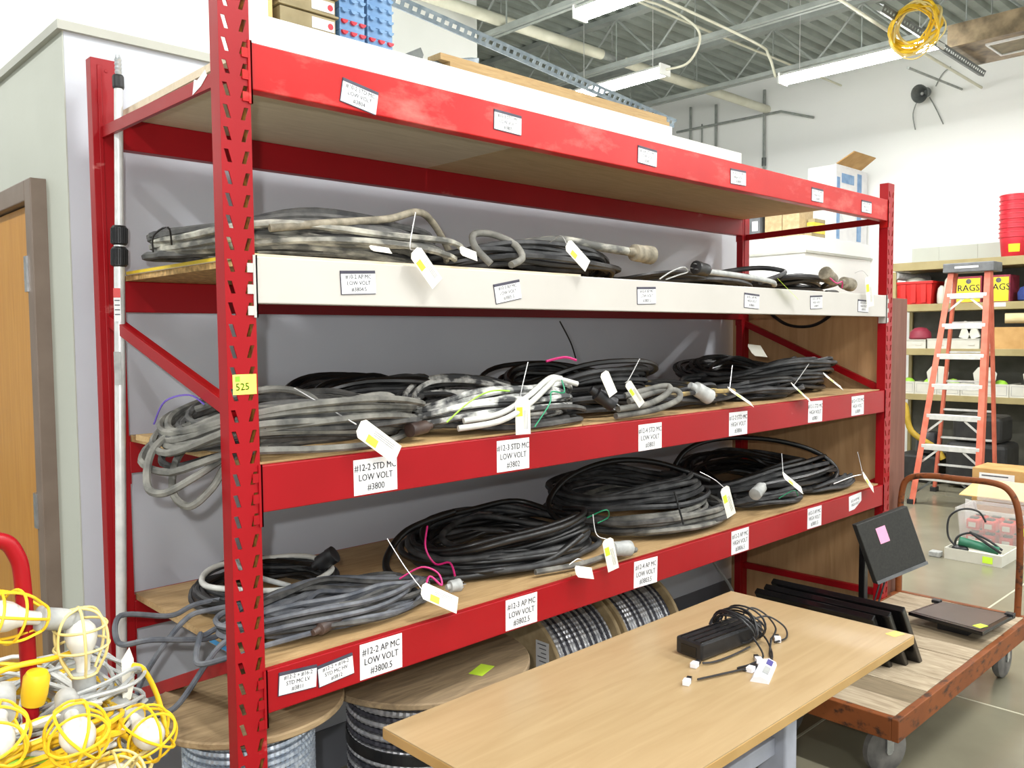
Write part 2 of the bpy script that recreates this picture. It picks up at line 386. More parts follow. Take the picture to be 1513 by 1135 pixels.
m = MB(); m.cyl((7.35, 4.70, 5.02), (10.6, 4.66, 5.02), .06, 14); m.build('pipe_cover', 'pipe_white', t, smooth=True)
for x in (5.3, 7.1, 8.8):
    m = MB(); m.cyl((x, 4.70, 5.02), (x, 4.70, 5.5), .006, 6); m.build('hanger_rod', 'conduit', t)
pipe('conduit_pipe', 'thin pale conduit below the deck between the joists above the far store', 'conduit', [(4.5, 3.55, 5.1), (7.4, 3.55, 5.1), (10.5, 3.5, 5.1)], .014, 'pipe_white')
pipe('conduit_pipe', 'pale conduit slanting up to the fluorescent strip on the far wall side', 'conduit', [(6.6, 1.75, 4.78), (8.2, 1.74, 4.72), (10.5, 1.74, 4.7)], .016, 'pipe_white')
pipe('conduit_pipe', 'bent pale conduit ending at the long fluorescent strip', 'conduit', spline([(5.6, 2.95, 4.85), (7.3, 2.92, 4.8), (7.5, 2.88, 4.7), (7.58, 2.84, 4.48)], 6), .014, 'pipe_white')
for y, z0, z1, r, lab in ((5.96, 3.0, 5.3, .02, 'grey vertical conduit on the far wall, leftmost by the lumber'), (5.75, 2.95, 5.0, .012, 'thin grey conduit with yellow tape on the far wall'), (5.50, 2.95, 5.25, .02, 'dark vertical pipe with fitting on the far wall'), (4.68, 2.95, 5.3, .02, 'pale vertical conduit on the far wall right of the others')):
    t = thing('wall_conduit', lab, 'conduit', (10.55, y, z0))
    m = MB(); m.cyl((10.55, y, z0), (10.55, y, z1), r, 8); m.build('pipe', 'conduit', t, smooth=True)
    m = MB(); m.cyl((10.55, y, 4.2), (10.55, y, 4.32), r*1.6, 8); m.build('fitting', 'strut_dark' if r > .015 else 'tape', t, smooth=True)
pipe('conduit_pipe', 'grey conduit running level along the far wall under the joist', 'conduit', [(10.52, 6.2, 4.95), (10.52, 4.4, 4.93), (10.52, 3.9, 4.75)], .018, 'conduit')
# fluorescent fixtures
def fixture(x, y, z, L, label, group='fluorescent strip lights', seen=True):
    t = thing('fluorescent_light', label, 'light', (x, y, z), group)
    m = MB(); m.prism([(-.08, .05), (-.045, .085), (.045, .085), (.08, .05)], (x, y-L/2, z), (1, 0, 0), (0, 0, 1), (0, L, 0)); m.build('housing', 'white', t)
    m = MB(); m.prism([(-.08, .048), (-.075, .01), (-.04, -.02), (.04, -.02), (.075, .01), (.08, .048)], (x, y-L/2+.02, z), (1, 0, 0), (0, 0, 1), (0, L-.04, 0)); m.build('lens', 'glow', t)
    for s in (-1, 1):
        m = MB(); m.prism([(-.085, -.022), (-.085, .09), (.085, .09), (.085, -.022)], (x, y+s*(L/2)-.01, z), (1, 0, 0), (0, 0, 1), (0, .02, 0)); m.build('end_cap', 'white', t)
        m = MB(); m.cyl((x, y+s*L*.38, z+.085), (x, y+s*L*.38, 5.5), .004, 5); m.build('hanger_wire', 'wire', t)
    lo = lamp('fluorescent_lamp', 'AREA', (x, y, z-.03), FIX_POWER*L/1.22, .14, L); return t
fixture(4.62, 2.35, 4.42, 1.3, 'glowing fluorescent light at the top of the frame above the steel strut')
f2 = fixture(6.41, 4.06, 4.42, 1.25, 'glowing fluorescent light hanging on wires behind the slotted strut')
fixture(7.62, 1.98, 4.42, 1.6, 'long glowing fluorescent strip below the joist near the yellow cord')
m = MB(); m.tube(spline([(6.41, 3.46, 4.46), (6.5, 3.2, 4.5), (6.45, 3.05, 4.75), (6.2, 3.3, 5.0), (5.5, 3.4, 4.98), (5.35, 3.35, 4.95)], 8), .012, 6); m.build('flex_conduit', 'pipe_white', f2, smooth=True)
for i, (x, y) in enumerate(((1.4, -1.6), (-2.2, -1.2), (1.4, -4.4), (4.8, -2.2), (-2.2, -4.4), (7.8, -2.4), (4.8, -5.0), (-2.4, 3.0), (7.8, -5.2), (1.6, 3.0))):
    fixture(x, y, 4.42, 1.25, 'fluorescent strip light hung over the open warehouse floor', 'strip lights over the floor')
# door in the left wall
t = tag(thing('door_1', None, None, (WX, 1.9, 0)), kind='structure')
m = MB(); m.box(WX-.02, WX+.02, 1.33, 2.24, 0.01, 2.21); m.build('door_leaf', 'door', t)
m = MB(); m.box(WX-.05, WX+.03, 1.255, 1.325, 0, 2.285); m.box(WX-.05, WX+.03, 2.245, 2.315, 0, 2.285); m.box(WX-.05, WX+.03, 1.325, 2.245, 2.215, 2.285); m.build('door_frame', 'frame', t, bevel=.004)
for z in (1.97, 1.16, .3):
    m = MB(); m.cyl((WX-.045, 1.345, z-.06), (WX-.045, 1.345, z+.06), .009, 8); m.box(WX-.03, WX-.021, 1.352, 1.385, z-.06, z+.06); m.box(WX-.056, WX-.049, 1.31, 1.34, z-.06, z+.06)
    for k in (-.02, .02): m.cyl((WX-.045, 1.345, z+k-.002), (WX-.045, 1.345, z+k+.002), .0105, 8)
    m.build('hinge', 'steel', t)

# ================================================================== the red pallet rack
PW, PD = .0762, .046
RX0, RX1 = 0.0, 3.678           # left post X0, right post X0
DY = .864                       # front of rear posts
ZB = [(2.446, 2.335), (1.944, 1.831), (1.439, 1.323), (.930, .821)]
rack = thing('pallet_rack', 'long red steel pallet rack with four loaded shelf levels', 'rack', (0, 0, 0))
def slotted_upright(x0, y0, z1, phase, face):
    """column with real slanted slots; face=-1: slots face -Y"""
    m = MB(); t = .003; P = .0508
    rows = []
    z = phase - P*math.floor(phase/P)
    rows_z = [0.0]
    cells = []
    zc = z
    while zc < z1-.03:
        if zc > .03: cells.append(zc)
        zc += P
    def xs(dz):
        sl = .0045*dz/.015
        return [0, .0160-.0055-sl, .0160+.0055-sl, .0600-.0055+sl, .0600+.0055+sl, PW]
    def row(zz, dz): return [(x0+x, zz) for x in xs(dz)]
    bands = []
    lastz = 0
    R = [(row(0, 0), None)]
    for c in cells:
        R.append((row(c-.015, -.015), 'hole')); R.append((row(c+.015, .015), None))
    R.append((row(z1, 0), None))
    vs = []; nR = len(R)
    for ly in (y0, y0+t):
        for rw, _ in R:
            for (x, zz) in rw: vs.append((x, ly, zz))
    fs = []
    def vi(l, i, j): return l*nR*6+i*6+j
    for i in range(nR-1):
        hole = R[i][1] == 'hole'
        for j in range(5):
            if hole and j in (1, 3):
                a, b = (i, j), (i, j+1)
                for (p, q) in (((i, j), (i, j+1)), ((i, j+1), (i+1, j+1)), ((i+1, j+1), (i+1, j)), ((i+1, j), (i, j))):
                    fs.append((vi(0, *p), vi(0, *q), vi(1, *q), vi(1, *p)))
                continue
            fs.append((vi(0, i, j), vi(0, i, j+1), vi(0, i+1, j+1), vi(0, i+1, j)))
            fs.append((vi(1, i, j), vi(1, i+1, j), vi(1, i+1, j+1), vi(1, i, j+1)))
    m.add(vs, fs, 0)
    m.box(x0, x0+.003, y0+.0005, y0+PD, 0, z1, 0); m.box(x0+PW-.003, x0+PW, y0+.0005, y0+PD, 0, z1, 0)
    m.box(x0+PW-.0042, x0+PW-.0031, y0+.004, y0+PD-.002, .01, z1-.01, 1)
    m.box(x0+.003, x0+.016, y0+PD-.003, y0+PD, 0, z1, 0); m.box(x0+PW-.030, x0+PW-.003, y0+PD-.003, y0+PD, 0, z1, 1)
    m.box(x0-.02, x0+PW+.02, y0-.02, y0+PD+.02, 0, .008, 0)
    return m
ul = slotted_upright(RX0, 0, 3.05, 1.6647, -1).build('upright', ['red', 'rust_gold'], rack)
slotted_upright(RX1, 0, 2.535, 1.6647, -1).build('upright', ['red', 'rust_gold'], rack)
def rear_upright(x0, z1):
    m = MB(); m.box(x0, x0+PW, DY, DY+.042, 0, z1); m.box(x0+.018, x0+.030, DY-.003, DY, 0, z1-.02); m.box(x0-.02, x0+PW+.02, DY-.02, DY+.06, 0, .008)
    m.cyl((x0+.045, DY-.002, z1-.035), (x0+.045, DY+.001, z1-.035), .006, 8)
    return m
rear_upright(RX0, 2.60).build('upright', 'red', rack, bevel=.004)
rear_upright(RX1, 2.55).build('upright', 'red', rack, bevel=.004)
def brace(x, z0, z1, y0=.04, y1=DY+.01):
    m = MB(); m.bar((x, y0, z0), (x, y1, z1), .012, .034, up=(0, 0, 1)); m.bar((x+.012, y0, z0+.016), (x+.012, y1, z1+.016), .024, .004)
    for y, z in ((y0, z0), (y1, z1)): m.cyl((x-.012, y, z), (x+.01, y, z), .008, 8)
    m.build('brace', 'red', rack, bevel=.001)
brace(.03, 2.366, 2.378); brace(.03, 1.566, 1.806); brace(.03, .955, .60); brace(.03, .25, .25)
brace(3.714, 2.345, 2.325); brace(3.714, 1.442, 1.81); brace(3.714, .325, .32); brace(3.714, .95, .45)
def beam(y0, dirn, zt, zb, mat, front=True):
    x0, x1 = RX0+PW, RX1
    m = MB(); T = zt-zb; y1 = y0+dirn*.042
    prof = [(0, 0), (.042, 0), (.042, T-.016), (.024, T-.016), (.024, T), (0, T)]
    m.prism(prof, (x0, y0, zb), (0, dirn, 0), (0, 0, 1), (x1-x0, 0, 0))
    b = m.build('beam', mat, rack, bevel=.003)
    for s, xp in ((1, x0), (-1, x1)):
        m = MB()
        if front:
            m.box(min(xp, xp+s*.004), max(xp, xp+s*.004), y0-.004, y0+.04, zb-.034, zt+.002)
            m.box(min(xp-s*.006, xp+s*.004), max(xp-s*.006, xp+s*.004), y0-.004, y0-.0008, zb-.034, zt+.002)
            for k in range(3):
                zc = zt-.029-.0508*k
                m.box(min(xp-s*.006, xp-s*.021), max(xp-s*.006, xp-s*.021), y0-.0035, y0-.0008, zc-.011, zc+.011)
        else:
            m.box(min(xp, xp+s*.004), max(xp, xp+s*.004), y0-.04, y0+.002, zb-.034, zt+.002)
        m.build('end_plate', mat, b)
    return b
beams = []
for i, (zt, zb) in enumerate(ZB):
    mt = ['red_top', 'white_beam', 'red', 'red'][i]
    b = beam(0.0, 1, zt, zb, mt); beams.append(b)
    b['label'] = ['red front beam of the top level, flash glare painted in', 'cream-white front beam', 'red front beam of the third level', 'red front beam of the lowest level'][i]
    beam(DY+.042, -1, zt, zb, 'red', False)
# shelf boards
def boards(zt, th, cuts, mats, y0=.026, y1=DY+.016):
    for k in range(len(cuts)-1):
        m = MB(); m.box(cuts[k]+.0015, cuts[k+1]-.0015, y0, y1, zt-.0155, zt-.0155+th); m.build('shelf_board', mats[k], rack)
XS0, XS1 = RX0+PW+.006, RX1-.006
boards(ZB[0][0], .02, (XS0, 1.28, 2.50, XS1), ('ply_grey', 'ply_olive', 'ply_olive'))
boards(ZB[1][0], .016, (XS0, 1.30, 2.52, XS1), ('osb', 'osb', 'osb'))
m = MB(); m.box(XS0-.004, 1.3, .05, DY-.02, ZB[1][0]+.001, ZB[1][0]+.011); b = m.build('shelf_liner', 'ply_grey', rack)
m = MB(); m.box(XS0-.006, XS0+.03, .05, DY-.02, ZB[1][0]+.0112, ZB[1][0]+.0118); m.box(XS0-.0055, XS0-.0042, .05, DY-.02, ZB[1][0]+.003, ZB[1][0]+.0118); m.build('edge_tape', 'tape', b)
boards(ZB[2][0], .02, (XS0, 1.28, 2.50, XS1), ('pine', 'ply', 'ply'))
boards(ZB[3][0], .02, (XS0-.0, 1.22, 2.06, XS1), ('ply', 'ply', 'ply'))
m = MB(); m.box(XS0-.001, XS0-.0002, .20, .33, ZB[3][0]-.012, ZB[3][0]+.0025); m.build('stencil_mark', 'blue_mark', rack)
for y0, y1, x0, x1 in ((.62, .72, .045, .9), (.40, .49, .03, .9)):
    m = MB(); m.box(x0, x1, y0, y1, ZB[2][0]+.005, ZB[2][0]+.022); m.build('loose_plank', 'pine', rack)
# paper labels on the beams
SIGNS = [
 (0, .381, 2.373, .109, .058, -9.5, '#10-2 STD MC\nLOW VOLT\n#3804', 'f'), (0, .913, 2.394, .112, .056, -1.5, '#10-3 STD MC\nLOW VOLT\n#3805', 'f'),
 (0, 1.604, 2.387, .108, .057, -1.9, '#10-4 STD MC\nLOW VOLT\n#3807', 'f'), (0, 2.210, 2.386, .113, .057, 1.0, '#10-2 STD MC\nHIGH VOLT\n#3808', 'f'),
 (0, 2.891, 2.386, .109, .058, 0, '#10-3 STD MC\nHIGH VOLT\n#3809', 'f'), (0, 3.414, 2.383, .110, .056, .3, '#10-4 STD MC\nHIGH VOLT\n#3810', 'f'),
 (1, .367, 1.891, .106, .058, 2.7, '#10-2 AP MC\nLOW VOLT\n#3804.5', 'h'), (1, .907, 1.883, .108, .056, 10.4, '#10-3 AP MC\nLOW VOLT\n#3805.5', 'h'),
 (1, 1.600, 1.889, .107, .058, 2.1, '#10-4 AP MC\nLOW VOLT\n#3807.5', 'h'), (1, 2.322, 1.885, .115, .058, -2.7, '#10-2 AP MC\nHIGH VOLT\n#3808.5', 'h'),
 (1, 2.893, 1.892, .113, .058, 2.5, '#10-3 AP MC\nHIGH VOLT\n#3809.5', 'h'), (1, 3.394, 1.883, .118, .058, -1.2, '#10-4 AP MC\nHIGH VOLT\n#3810.5', 'h'),
 (2, .411, 1.376, .140, .095, .4, '#12-2 STD MC\nLOW VOLT\n#3800', 'p'), (2, .925, 1.378, .139, .097, -.2, '#12-3 STD MC\nLOW VOLT\n#3802', 'p'),
 (2, 1.623, 1.373, .139, .096, 0, '#12-4 STD MC\nLOW VOLT\n#3803', 'p'), (2, 2.224, 1.375, .140, .097, -.4, '#12-2 STD MC\nHIGH VOLT\n#3806', 'p'),
 (2, 2.897, 1.379, .138, .099, -1.2, '#12-3 STD MC\nHIGH VOLT\n#3801', 'p'), (2, 3.349, 1.379, .139, .097, .2, '#12-4 STD MC\nHIGH VOLT\n#3809', 'p'),
 (3, .164, .883, .105, .055, -4.0, '#12-2 + #16-2\nSTD MC LV\n#3811', 'h'), (3, .275, .878, .105, .054, 4.5, '#12-2 + #16-2\nSTD MC HV\n#3812', 'h'),
 (3, .419, .875, .139, .097, -.4, '#12-2 AP MC\nLOW VOLT\n#3800.5', 'p'), (3, .956, .875, .139, .097, -.6, '#12-3 AP MC\nLOW VOLT\n#3802.5', 'p'),
 (3, 1.597, .872, .140, .097, -1.8, '#12-4 AP MC\nLOW VOLT\n#3803.5', 'p'), (3, 2.245, .876, .135, .098, 0, '#12-2 AP MC\nHIGH VOLT\n#3806.5', 'p'),
 (3, 2.902, .875, .138, .096, -.8, '#12-3 AP MC\nHIGH VOLT\n#3801.5', 'p'), (3, 3.337, .888, .142, .075, 3, '#12-4 AP MC\nHIGH VOLT', 'p')]
for lv, x, z, w, h, a, body, kind in SIGNS:
    m = MB(); a = math.radians(a); ux = Vector((math.cos(a), 0, math.sin(a))); uz = Vector((-math.sin(a), 0, math.cos(a)))
    o = Vector((x, -.0004, z)); n = Vector((0, -1, 0))
    if kind in 'fh':
        hw, hh = w/2+.0022, h/2+.0022
        m.prism([(-hw, -hh), (hw-.003, -hh), (hw-.003, hh), (-hw, hh)], o-uz*.0, ux, uz, n*.0016, 1)
        m.prism([(-w/2-.001, h/2-.006), (w/2, h/2-.006), (w/2, h/2+.002), (-w/2-.001, h/2+.002)], o+n*.0018, ux, uz, n*.0012, 1)
        po = o+n*.0016
    else: po = o
    poly = [(-w/2, -h/2), (w/2, -h/2), (w/2, h/2), (-w/2, h/2)]
    if lv == 3 and x > 3.3: poly = [(-w/2, -h/2), (-.01, -h/2), (w/2, -.008), (w/2, h/2), (-w/2, h/2)]
    m.prism(poly, po, ux, uz, n*.0008, 0)
    sz = h*.27 if kind == 'p' else h*.27
    put_text(m, body, sz, po+n*.0011-uz*(h*.03), ux, uz, 2, sx=.84 if kind == 'p' else .92)
    s = m.build('paper_label', ['paper', 'holder', 'ink_faint' if kind == 'f' else 'ink'], beams[lv])
    s['label'] = 'white paper label reading '+body.replace('\n', ' ')
# price sticker on the near post
m = MB(); m.box(.012, .072, -.0012, -.0004, 1.614, 1.662, 0); m.box(.018, .030, -.0018, -.0012, 1.645, 1.658, 1)
put_text(m, '525', .024, (.036, -.0021, 1.632), (1, 0, 0.04), (-.04, 0, 1), 2)
s = m.build('price_sticker', ['note', 'note_green', 'note_green'], ul); s['label'] = 'yellow sticker with 525 written on it'
m = MB(); m.prism([(0, 0), (.05, .012), (.085, .03), (.075, .045), (.03, .03), (.012, .036)], (.0235, .20, 2.352), (0, -1, 0), (0, 0, 1), (-.001, 0, 0)); m.build('torn_label', 'paper', rack)

# ================================================================== cable coils on the shelves
def coil_path(cx, cy, z0, a, b, rot, loops, r, H, seed, seg=44, spread=.35, wob=.05, ex=2.3, dome=.5, droop=None, gather=None, xmin=None):
    rnd = random.Random(seed)
    L = loops+2
    sc = [1-spread*rnd.random() for _ in range(L)]
    hz = sorted(rnd.random() for _ in range(L)); rnd2 = random.Random(seed+5)
    for _ in range(L//2):
        i, j = rnd2.randrange(L), rnd2.randrange(L); hz[i], hz[j] = hz[j], hz[i]
    ox = [rnd.uniform(-1, 1) for _ in range(L)]; oy = [rnd.uniform(-1, 1) for _ in range(L)]
    tl = [rnd.uniform(-1, 1) for _ in range(L)]; ph = [rnd.uniform(0, 6.28) for _ in range(L)]
    pts = []; N = loops*seg; cr, sr = math.cos(rot), math.sin(rot)
    for i in range(N+1):
        t = i/seg; k = int(t); f = t-k; f = f*f*(3-2*f)
        g = lambda A: A[k]*(1-f)+A[k+1]*f
        th = 2*PI*(i/seg); c, s = math.cos(th), math.sin(th)
        s_ = g(sc)
        if gather is not None:
            d = math.cos(th-gather); w_ = max(0, d)**6; s_ = s_*(1-w_)+(.9+.06*g(ox))*w_
        px = a*s_*math.copysign(abs(c)**(2/ex), c)+a*wob*g(ox)+.018*math.sin(3*th+ph[k])*0
        py = b*s_*math.copysign(abs(s)**(2/ex), s)+b*wob*g(oy)
        px += wob*a*.35*math.sin(2*th+g(ph)); py += wob*b*.5*math.sin(3*th+g(ph)*1.3)
        hh = g(hz)
        prof = 1-dome*(abs(c)**3)
        z = z0+r+H*hh*prof+.012*g(tl)*math.sin(th*1.0+ph[0])+.006*math.sin(4*th+g(ph))
        x, y = cx+px*cr-py*sr, cy+px*sr+py*cr
        if z < z0+r: z = z0+r
        if droop is not None:
            ed, amt = droop
            if x < ed: q = ed-x; z = z-(amt+.25*amt*g(tl))*min(1, q/.12)**1.4*(.35+hh*.65 if False else 1-.75*hh)
        pts.append((x, y, z))
    return pts
def tag_on(root, p, q, w=.046, n=(-.5, -.75, .35), dot=True, name='tag', body=True, mat='tag', neon=.5):
    p, q = Vector(p), Vector(q); d = (q-p).normalized(); n = Vector(n); n = (n-d*n.dot(d)).normalized(); s = d.cross(n).normalized(); L = (q-p).length
    m = MB(); pol = [(0, -w*.28), (w*.22, -w/2), (L, -w/2), (L, w/2), (w*.22, w/2), (0, w*.28)]
    m.prism(pol, p, d, s, n*.0008, 0)
    if dot:
        m.prism([(L*.25, w*.02), (L*(.25+neon*.5), w*.02), (L*(.25+neon*.5), w*.42), (L*.25, w*.42)], p+n*.0009, d, s, n*.0004, 1)
        for j in range(3): m.prism([(L*.34, -w*(.08+.1*j)), (L*.86, -w*(.08+.1*j)), (L*.86, -w*(.11+.1*j)), (L*.34, -w*(.11+.1*j))], p+n*.0009, d, s, n*.0003, 2)
    return m.build(name, [mat, 'neon', 'ink_faint'], root)
def wire_on(root, pts, r=.0016, mat='wire', name='tag_wire'):
    m = MB(); m.tube(spline(pts, 5), r, 5); return m.build(name, mat, root, smooth=True)
def plug_on(root, p, d, r=.021, L=.07, mat='plug_grey', name='plug', prongs=True):
    p, d = Vector(p), Vector(d).normalized(); m = MB()
    m.lathe([(r*.45, -L*.35), (r*.55, -L*.05), (r*.95, 0), (r, L*.25), (r*.98, L*.62), (r*1.06, L*.66), (r*1.06, L), (r*.9, L*1.02)], p, d, 16, 0)
    if prongs:
        a = d.orthogonal().normalized(); b = d.cross(a)
        for k in range(3):
            c = 2*PI*k/3; o = p+d*(L*1.0)+a*(r*.5*math.cos(c))+b*(r*.5*math.sin(c)); m.bar(o, o+d*.016, .007, .003, mi=1)
    return m.build(name, [mat, 'steel'], root, smooth=True)
def coil(label, mat, cx, cy, z0, a, b, loops, r, H, seed, rot=0, extra=None, n=6, mats=None, group='cable coils on the rack', **kw):
    t = thing('cable_coil', label, 'cable', (cx, cy, z0), group)
    kw.setdefault('spread', .5); kw.setdefault('wob', .085); loops = int(loops*1.4); r = r*.93
    m = MB(); pts = coil_path(cx, cy, z0, a, b, rot, loops, r, H, seed, **kw)
    alt = {'cable_grey': 'cable_mid', 'cable_dark': 'cable_black', 'cable_black': 'cable_dark', 'cable_mix': 'cable_mid', 'cable_white': 'cable_mid', 'cable_blue': 'cable_mid', 'cable_tan': 'cable_dark'}[mat]
    sg = kw.get('seg', 44); m.tube(pts, r, n, mis=[1 if (i//sg*5+seed) % 7 in (0, 2, 5) else 0 for i in range(len(pts))]); m.build('cable', [mat, alt], t, smooth=True)
    return t, pts
Z1, Z2, Z3, Z4 = ZB[1][0]+.013, ZB[1][0]+.002, ZB[2][0]+.006, ZB[3][0]+.006
# --- cream-beam level
t, _ = coil('large paint-dusted cable coil left on the cream-beam shelf', 'cable_mix', .45, .38, Z1, .50, .29, 13, .0112, .13, 11, dome=.5, gather=PI, spread=.5)
m = MB(); m.tube(spline([(.18, .12, 2.03), (.35, .10, 2.055), (.55, .12, 2.085), (.68, .15, 2.12), (.78, .2, 2.10), (.86, .22, 2.02)], 8), .011, 8); m.build('loose_end', 'plug_dusty', t, smooth=True)
wire_on(t, [(-.04, .32, 1.97), (-.045, .3, 2.01), (-.02, .27, 2.03), (.0, .3, 1.99)], .0025, 'cable_black', 'tie')
tag_on(t, (.529, -.03, 1.983), (.608, -.03, 1.895), n=(-.3, -.9, .3)); wire_on(t, [(.574, .02, 2.095), (.545, .01, 2.0), (.532, -.025, 1.984)])
tag_on(t, (.44, .05, 1.99), (.50, .04, 1.985), .03, n=(0, -.6, .8), dot=False, name='scrap_paper')
t, _ = coil('dusty cable coil with a big twist-lock plug on the cream-beam shelf', 'cable_dark', 1.27, .34, Z1, .46, .25, 14, .0105, .095, 23, dome=.6)
m = MB(); m.tube(spline([(.93, .1, 1.975), (.90, .14, 2.03), (.93, .18, 2.075), (1.0, .17, 2.08), (1.06, .13, 2.05), (1.05, .08, 2.0), (.98, .06, 1.972)], 8), .0115, 8); m.build('loose_end', 'cable_grey', t, smooth=True)
m = MB(); m.tube(spline([(1.1, .2, 2.05), (1.3, .15, 2.08), (1.5, .12, 2.065), (1.66, .10, 2.055)], 8), .016, 8); m.build('loose_end', 'cable_mix', t, smooth=True)
plug_on(t, (1.655, .10, 2.055), (1, -.05, -.05), .033, .10, 'plug_dusty')
tag_on(t, (1.155, -.02, 2.044), (1.244, -.03, 1.975), n=(-.3, -.9, .3)); wire_on(t, [(1.2, .1, 2.06), (1.18, .03, 2.075), (1.158, -.015, 2.045)])
tag_on(t, (.735, .02, 2.0), (.80, .02, 1.985), .032, n=(0, -.9, .4), dot=False, name='scrap_paper')
t, _ = coil('flat black cable coil with a pale plug lead on the cream-beam shelf', 'cable_black', 2.20, .33, Z2, .48, .24, 9, .011, .05, 31, dome=.5)
m = MB(); m.tube(spline([(2.05, .05, 2.0), (2.2, .04, 1.995), (2.4, .03, 1.985), (2.55, .035, 1.975), (2.6, .05, 1.965)], 8), .012, 8); m.build('loose_end', 'plug_grey', t, smooth=True)
plug_on(t, (2.06, .05, 2.005), (-1, 0, .1), .026, .075, 'dark_plastic')
wire_on(t, [(1.72, .03, 1.955), (1.78, .02, 1.985), (1.86, .02, 2.005), (1.9, .03, 1.99), (1.84, .03, 1.975), (1.76, .03, 1.955)], .003, 'plug_grey', 'cord_loop')
tag_on(t, (2.50, -.02, 1.985), (2.66, -.03, 1.90), .016, n=(-.3, -.5, .8), dot=False, mat='neon', name='tag')
t, _ = coil('black cable coil with dusty connectors at the far end of the cream-beam shelf', 'cable_dark', 3.18, .38, Z2, .42, .28, 9, .012, .09, 37, dome=.5)
for p, d in (((3.18, .06, 2.01), (-.9, 0, .35)), ((3.30, .06, 2.0), (1, 0, -.1))): plug_on(t, p, d, .032, .085, 'plug_dusty', 'connector', False)
m = MB(); m.tube(spline([(2.55, .5, 2.0), (2.75, .4, 2.05), (2.9, .3, 2.07), (2.98, .22, 2.055), (2.9, .18, 2.03), (2.6, .12, 1.98)], 8), .012, 8); m.build('loose_end', 'cable_dark', t, smooth=True)
wire_on(t, [(3.1, .04, 2.02), (3.14, .02, 1.99), (3.2, .02, 2.0), (3.22, .03, 1.97)], .003, 'magenta', 'tie')
tag_on(t, (3.382, -.03, 2.03), (3.412, -.03, 1.88), .05, n=(-.3, -.9, .1)); wire_on(t, [(3.36, .03, 2.05), (3.38, .0, 2.06), (3.383, -.028, 2.03)])
m = MB(); m.tube(spline([(3.5, .80, 1.965), (3.69, .80, 1.96), (3.755, .76, 1.90), (3.77, .62, 1.80), (3.77, .46, 1.79), (3.76, .34, 1.86), (3.7, .28, 1.965), (3.5, .25, 1.965)], 10), .011, 8); m.build('hanging_loop', 'cable_black', t, smooth=True)
# --- third level
t, _ = coil('grey dusty cable coil drooping over the left end of the third level', 'cable_grey', .29, .25, Z3, .40, .255, 19, .0102, .14, 41, dome=.35, droop=(.04, .05), spread=.4)
for pts in ([(.16, .09, 1.50), (.06, .09, 1.47), (-.05, .075, 1.42), (-.12, .10, 1.385), (-.13, .17, 1.40), (-.08, .24, 1.48), (.05, .28, 1.53), (.2, .3, 1.54)], [(.18, .09, 1.475), (.06, .10, 1.455), (-.01, .08, 1.385), (-.06, .10, 1.345), (-.07, .17, 1.38), (-.02, .23, 1.46), (.1, .26, 1.51)]):
    m = MB(); m.tube(spline(pts, 8), .0095, 7); m.build('hanging_loop', 'cable_grey', t, smooth=True)
wire_on(t, [(-.06, .3, 1.53), (-.05, .25, 1.59), (.0, .22, 1.605), (.03, .2, 1.58)], .0025, 'violet', 'tie')
wire_on(t, [(.24, .12, 1.615), (.29, .06, 1.57), (.34, -.02, 1.52)], .002)
tag_on(t, (.34, -.03, 1.516), (.463, -.03, 1.428), .055, n=(-.3, -.85, .35))
m = MB(); m.tube(spline([(.05, .3, 1.56), (.2, .2, 1.61), (.3, .15, 1.59), (.33, .1, 1.53)], 8), .0095, 7); m.build('loose_end', 'cable_grey', t, smooth=True)
t, _ = coil('black cable coil behind the grey coil on the third level', 'cable_dark', .80, .60, Z3, .33, .21, 15, .0095, .17, 43, dome=.4)
t, _ = coil('cable coil splashed with white paint on the third level', 'cable_white', 1.04, .26, Z3, .38, .265, 14, .0102, .15, 47, dome=.45, spread=.45)
m = MB(); m.tube(spline([(.72, .02, 1.475), (.85, -.02, 1.49), (.98, -.01, 1.53), (1.12, .03, 1.585), (1.2, .07, 1.60), (1.29, .06, 1.58)], 8), .0095, 8); m.tube(spline([(.75, .03, 1.495), (.87, .0, 1.51), (1.0, .01, 1.555), (1.14, .05, 1.605), (1.25, .1, 1.60)], 8), .0095, 8); m.build('white_lead', 'cable_pure', t, smooth=True)
plug_on(t, (.63, .06, 1.485), (-1, -.2, -.05), .02, .07, 'brown_plug', 'connector', False)
wire_on(t, [(.66, .0, 1.50), (.74, -.01, 1.555), (.84, .01, 1.58), (.94, .03, 1.575)], .0025, 'lime', 'ground_wire')
wire_on(t, [(1.0, -.02, 1.46), (1.07, -.02, 1.53), (1.10, .0, 1.565), (1.16, .0, 1.56), (1.17, .02, 1.60)], .0025, 'green_wire', 'ground_wire')
tag_on(t, (.938, -.03, 1.556), (.94, -.03, 1.443), .05, n=(-.35, -.9, .1)); wire_on(t, [(1.013, .02, 1.664), (.96, .0, 1.565), (.94, -.028, 1.552)])
t, _ = coil('black cable coil with a tan scrap tag on the third level middle', 'cable_dark', 1.62, .38, Z3, .40, .29, 19, .0105, .20, 53, dome=.4)
plug_on(t, (1.37, .04, 1.545), (.75, -.4, -.55), .027, .075, 'dark_plastic'); tag_on(t, (1.36, -.0, 1.62), (1.40, -.01, 1.54), .04, n=(-.3, -.9, .3), dot=False, name='scrap_paper')
tag_on(t, (1.453, -.03, 1.581), (1.535, -.03, 1.497), .03, n=(-.6, -.5, .4)); wire_on(t, [(1.587, .02, 1.66), (1.5, .0, 1.59), (1.455, -.02, 1.58)])
wire_on(t, [(1.55, .3, 1.66), (1.5, .28, 1.72), (1.44, .28, 1.80)], .003, 'cable_black', 'loose_wire')
wire_on(t, [(1.2, .12, 1.66), (1.27, .1, 1.672), (1.33, .1, 1.66)], .0045, 'magenta', 'tie')
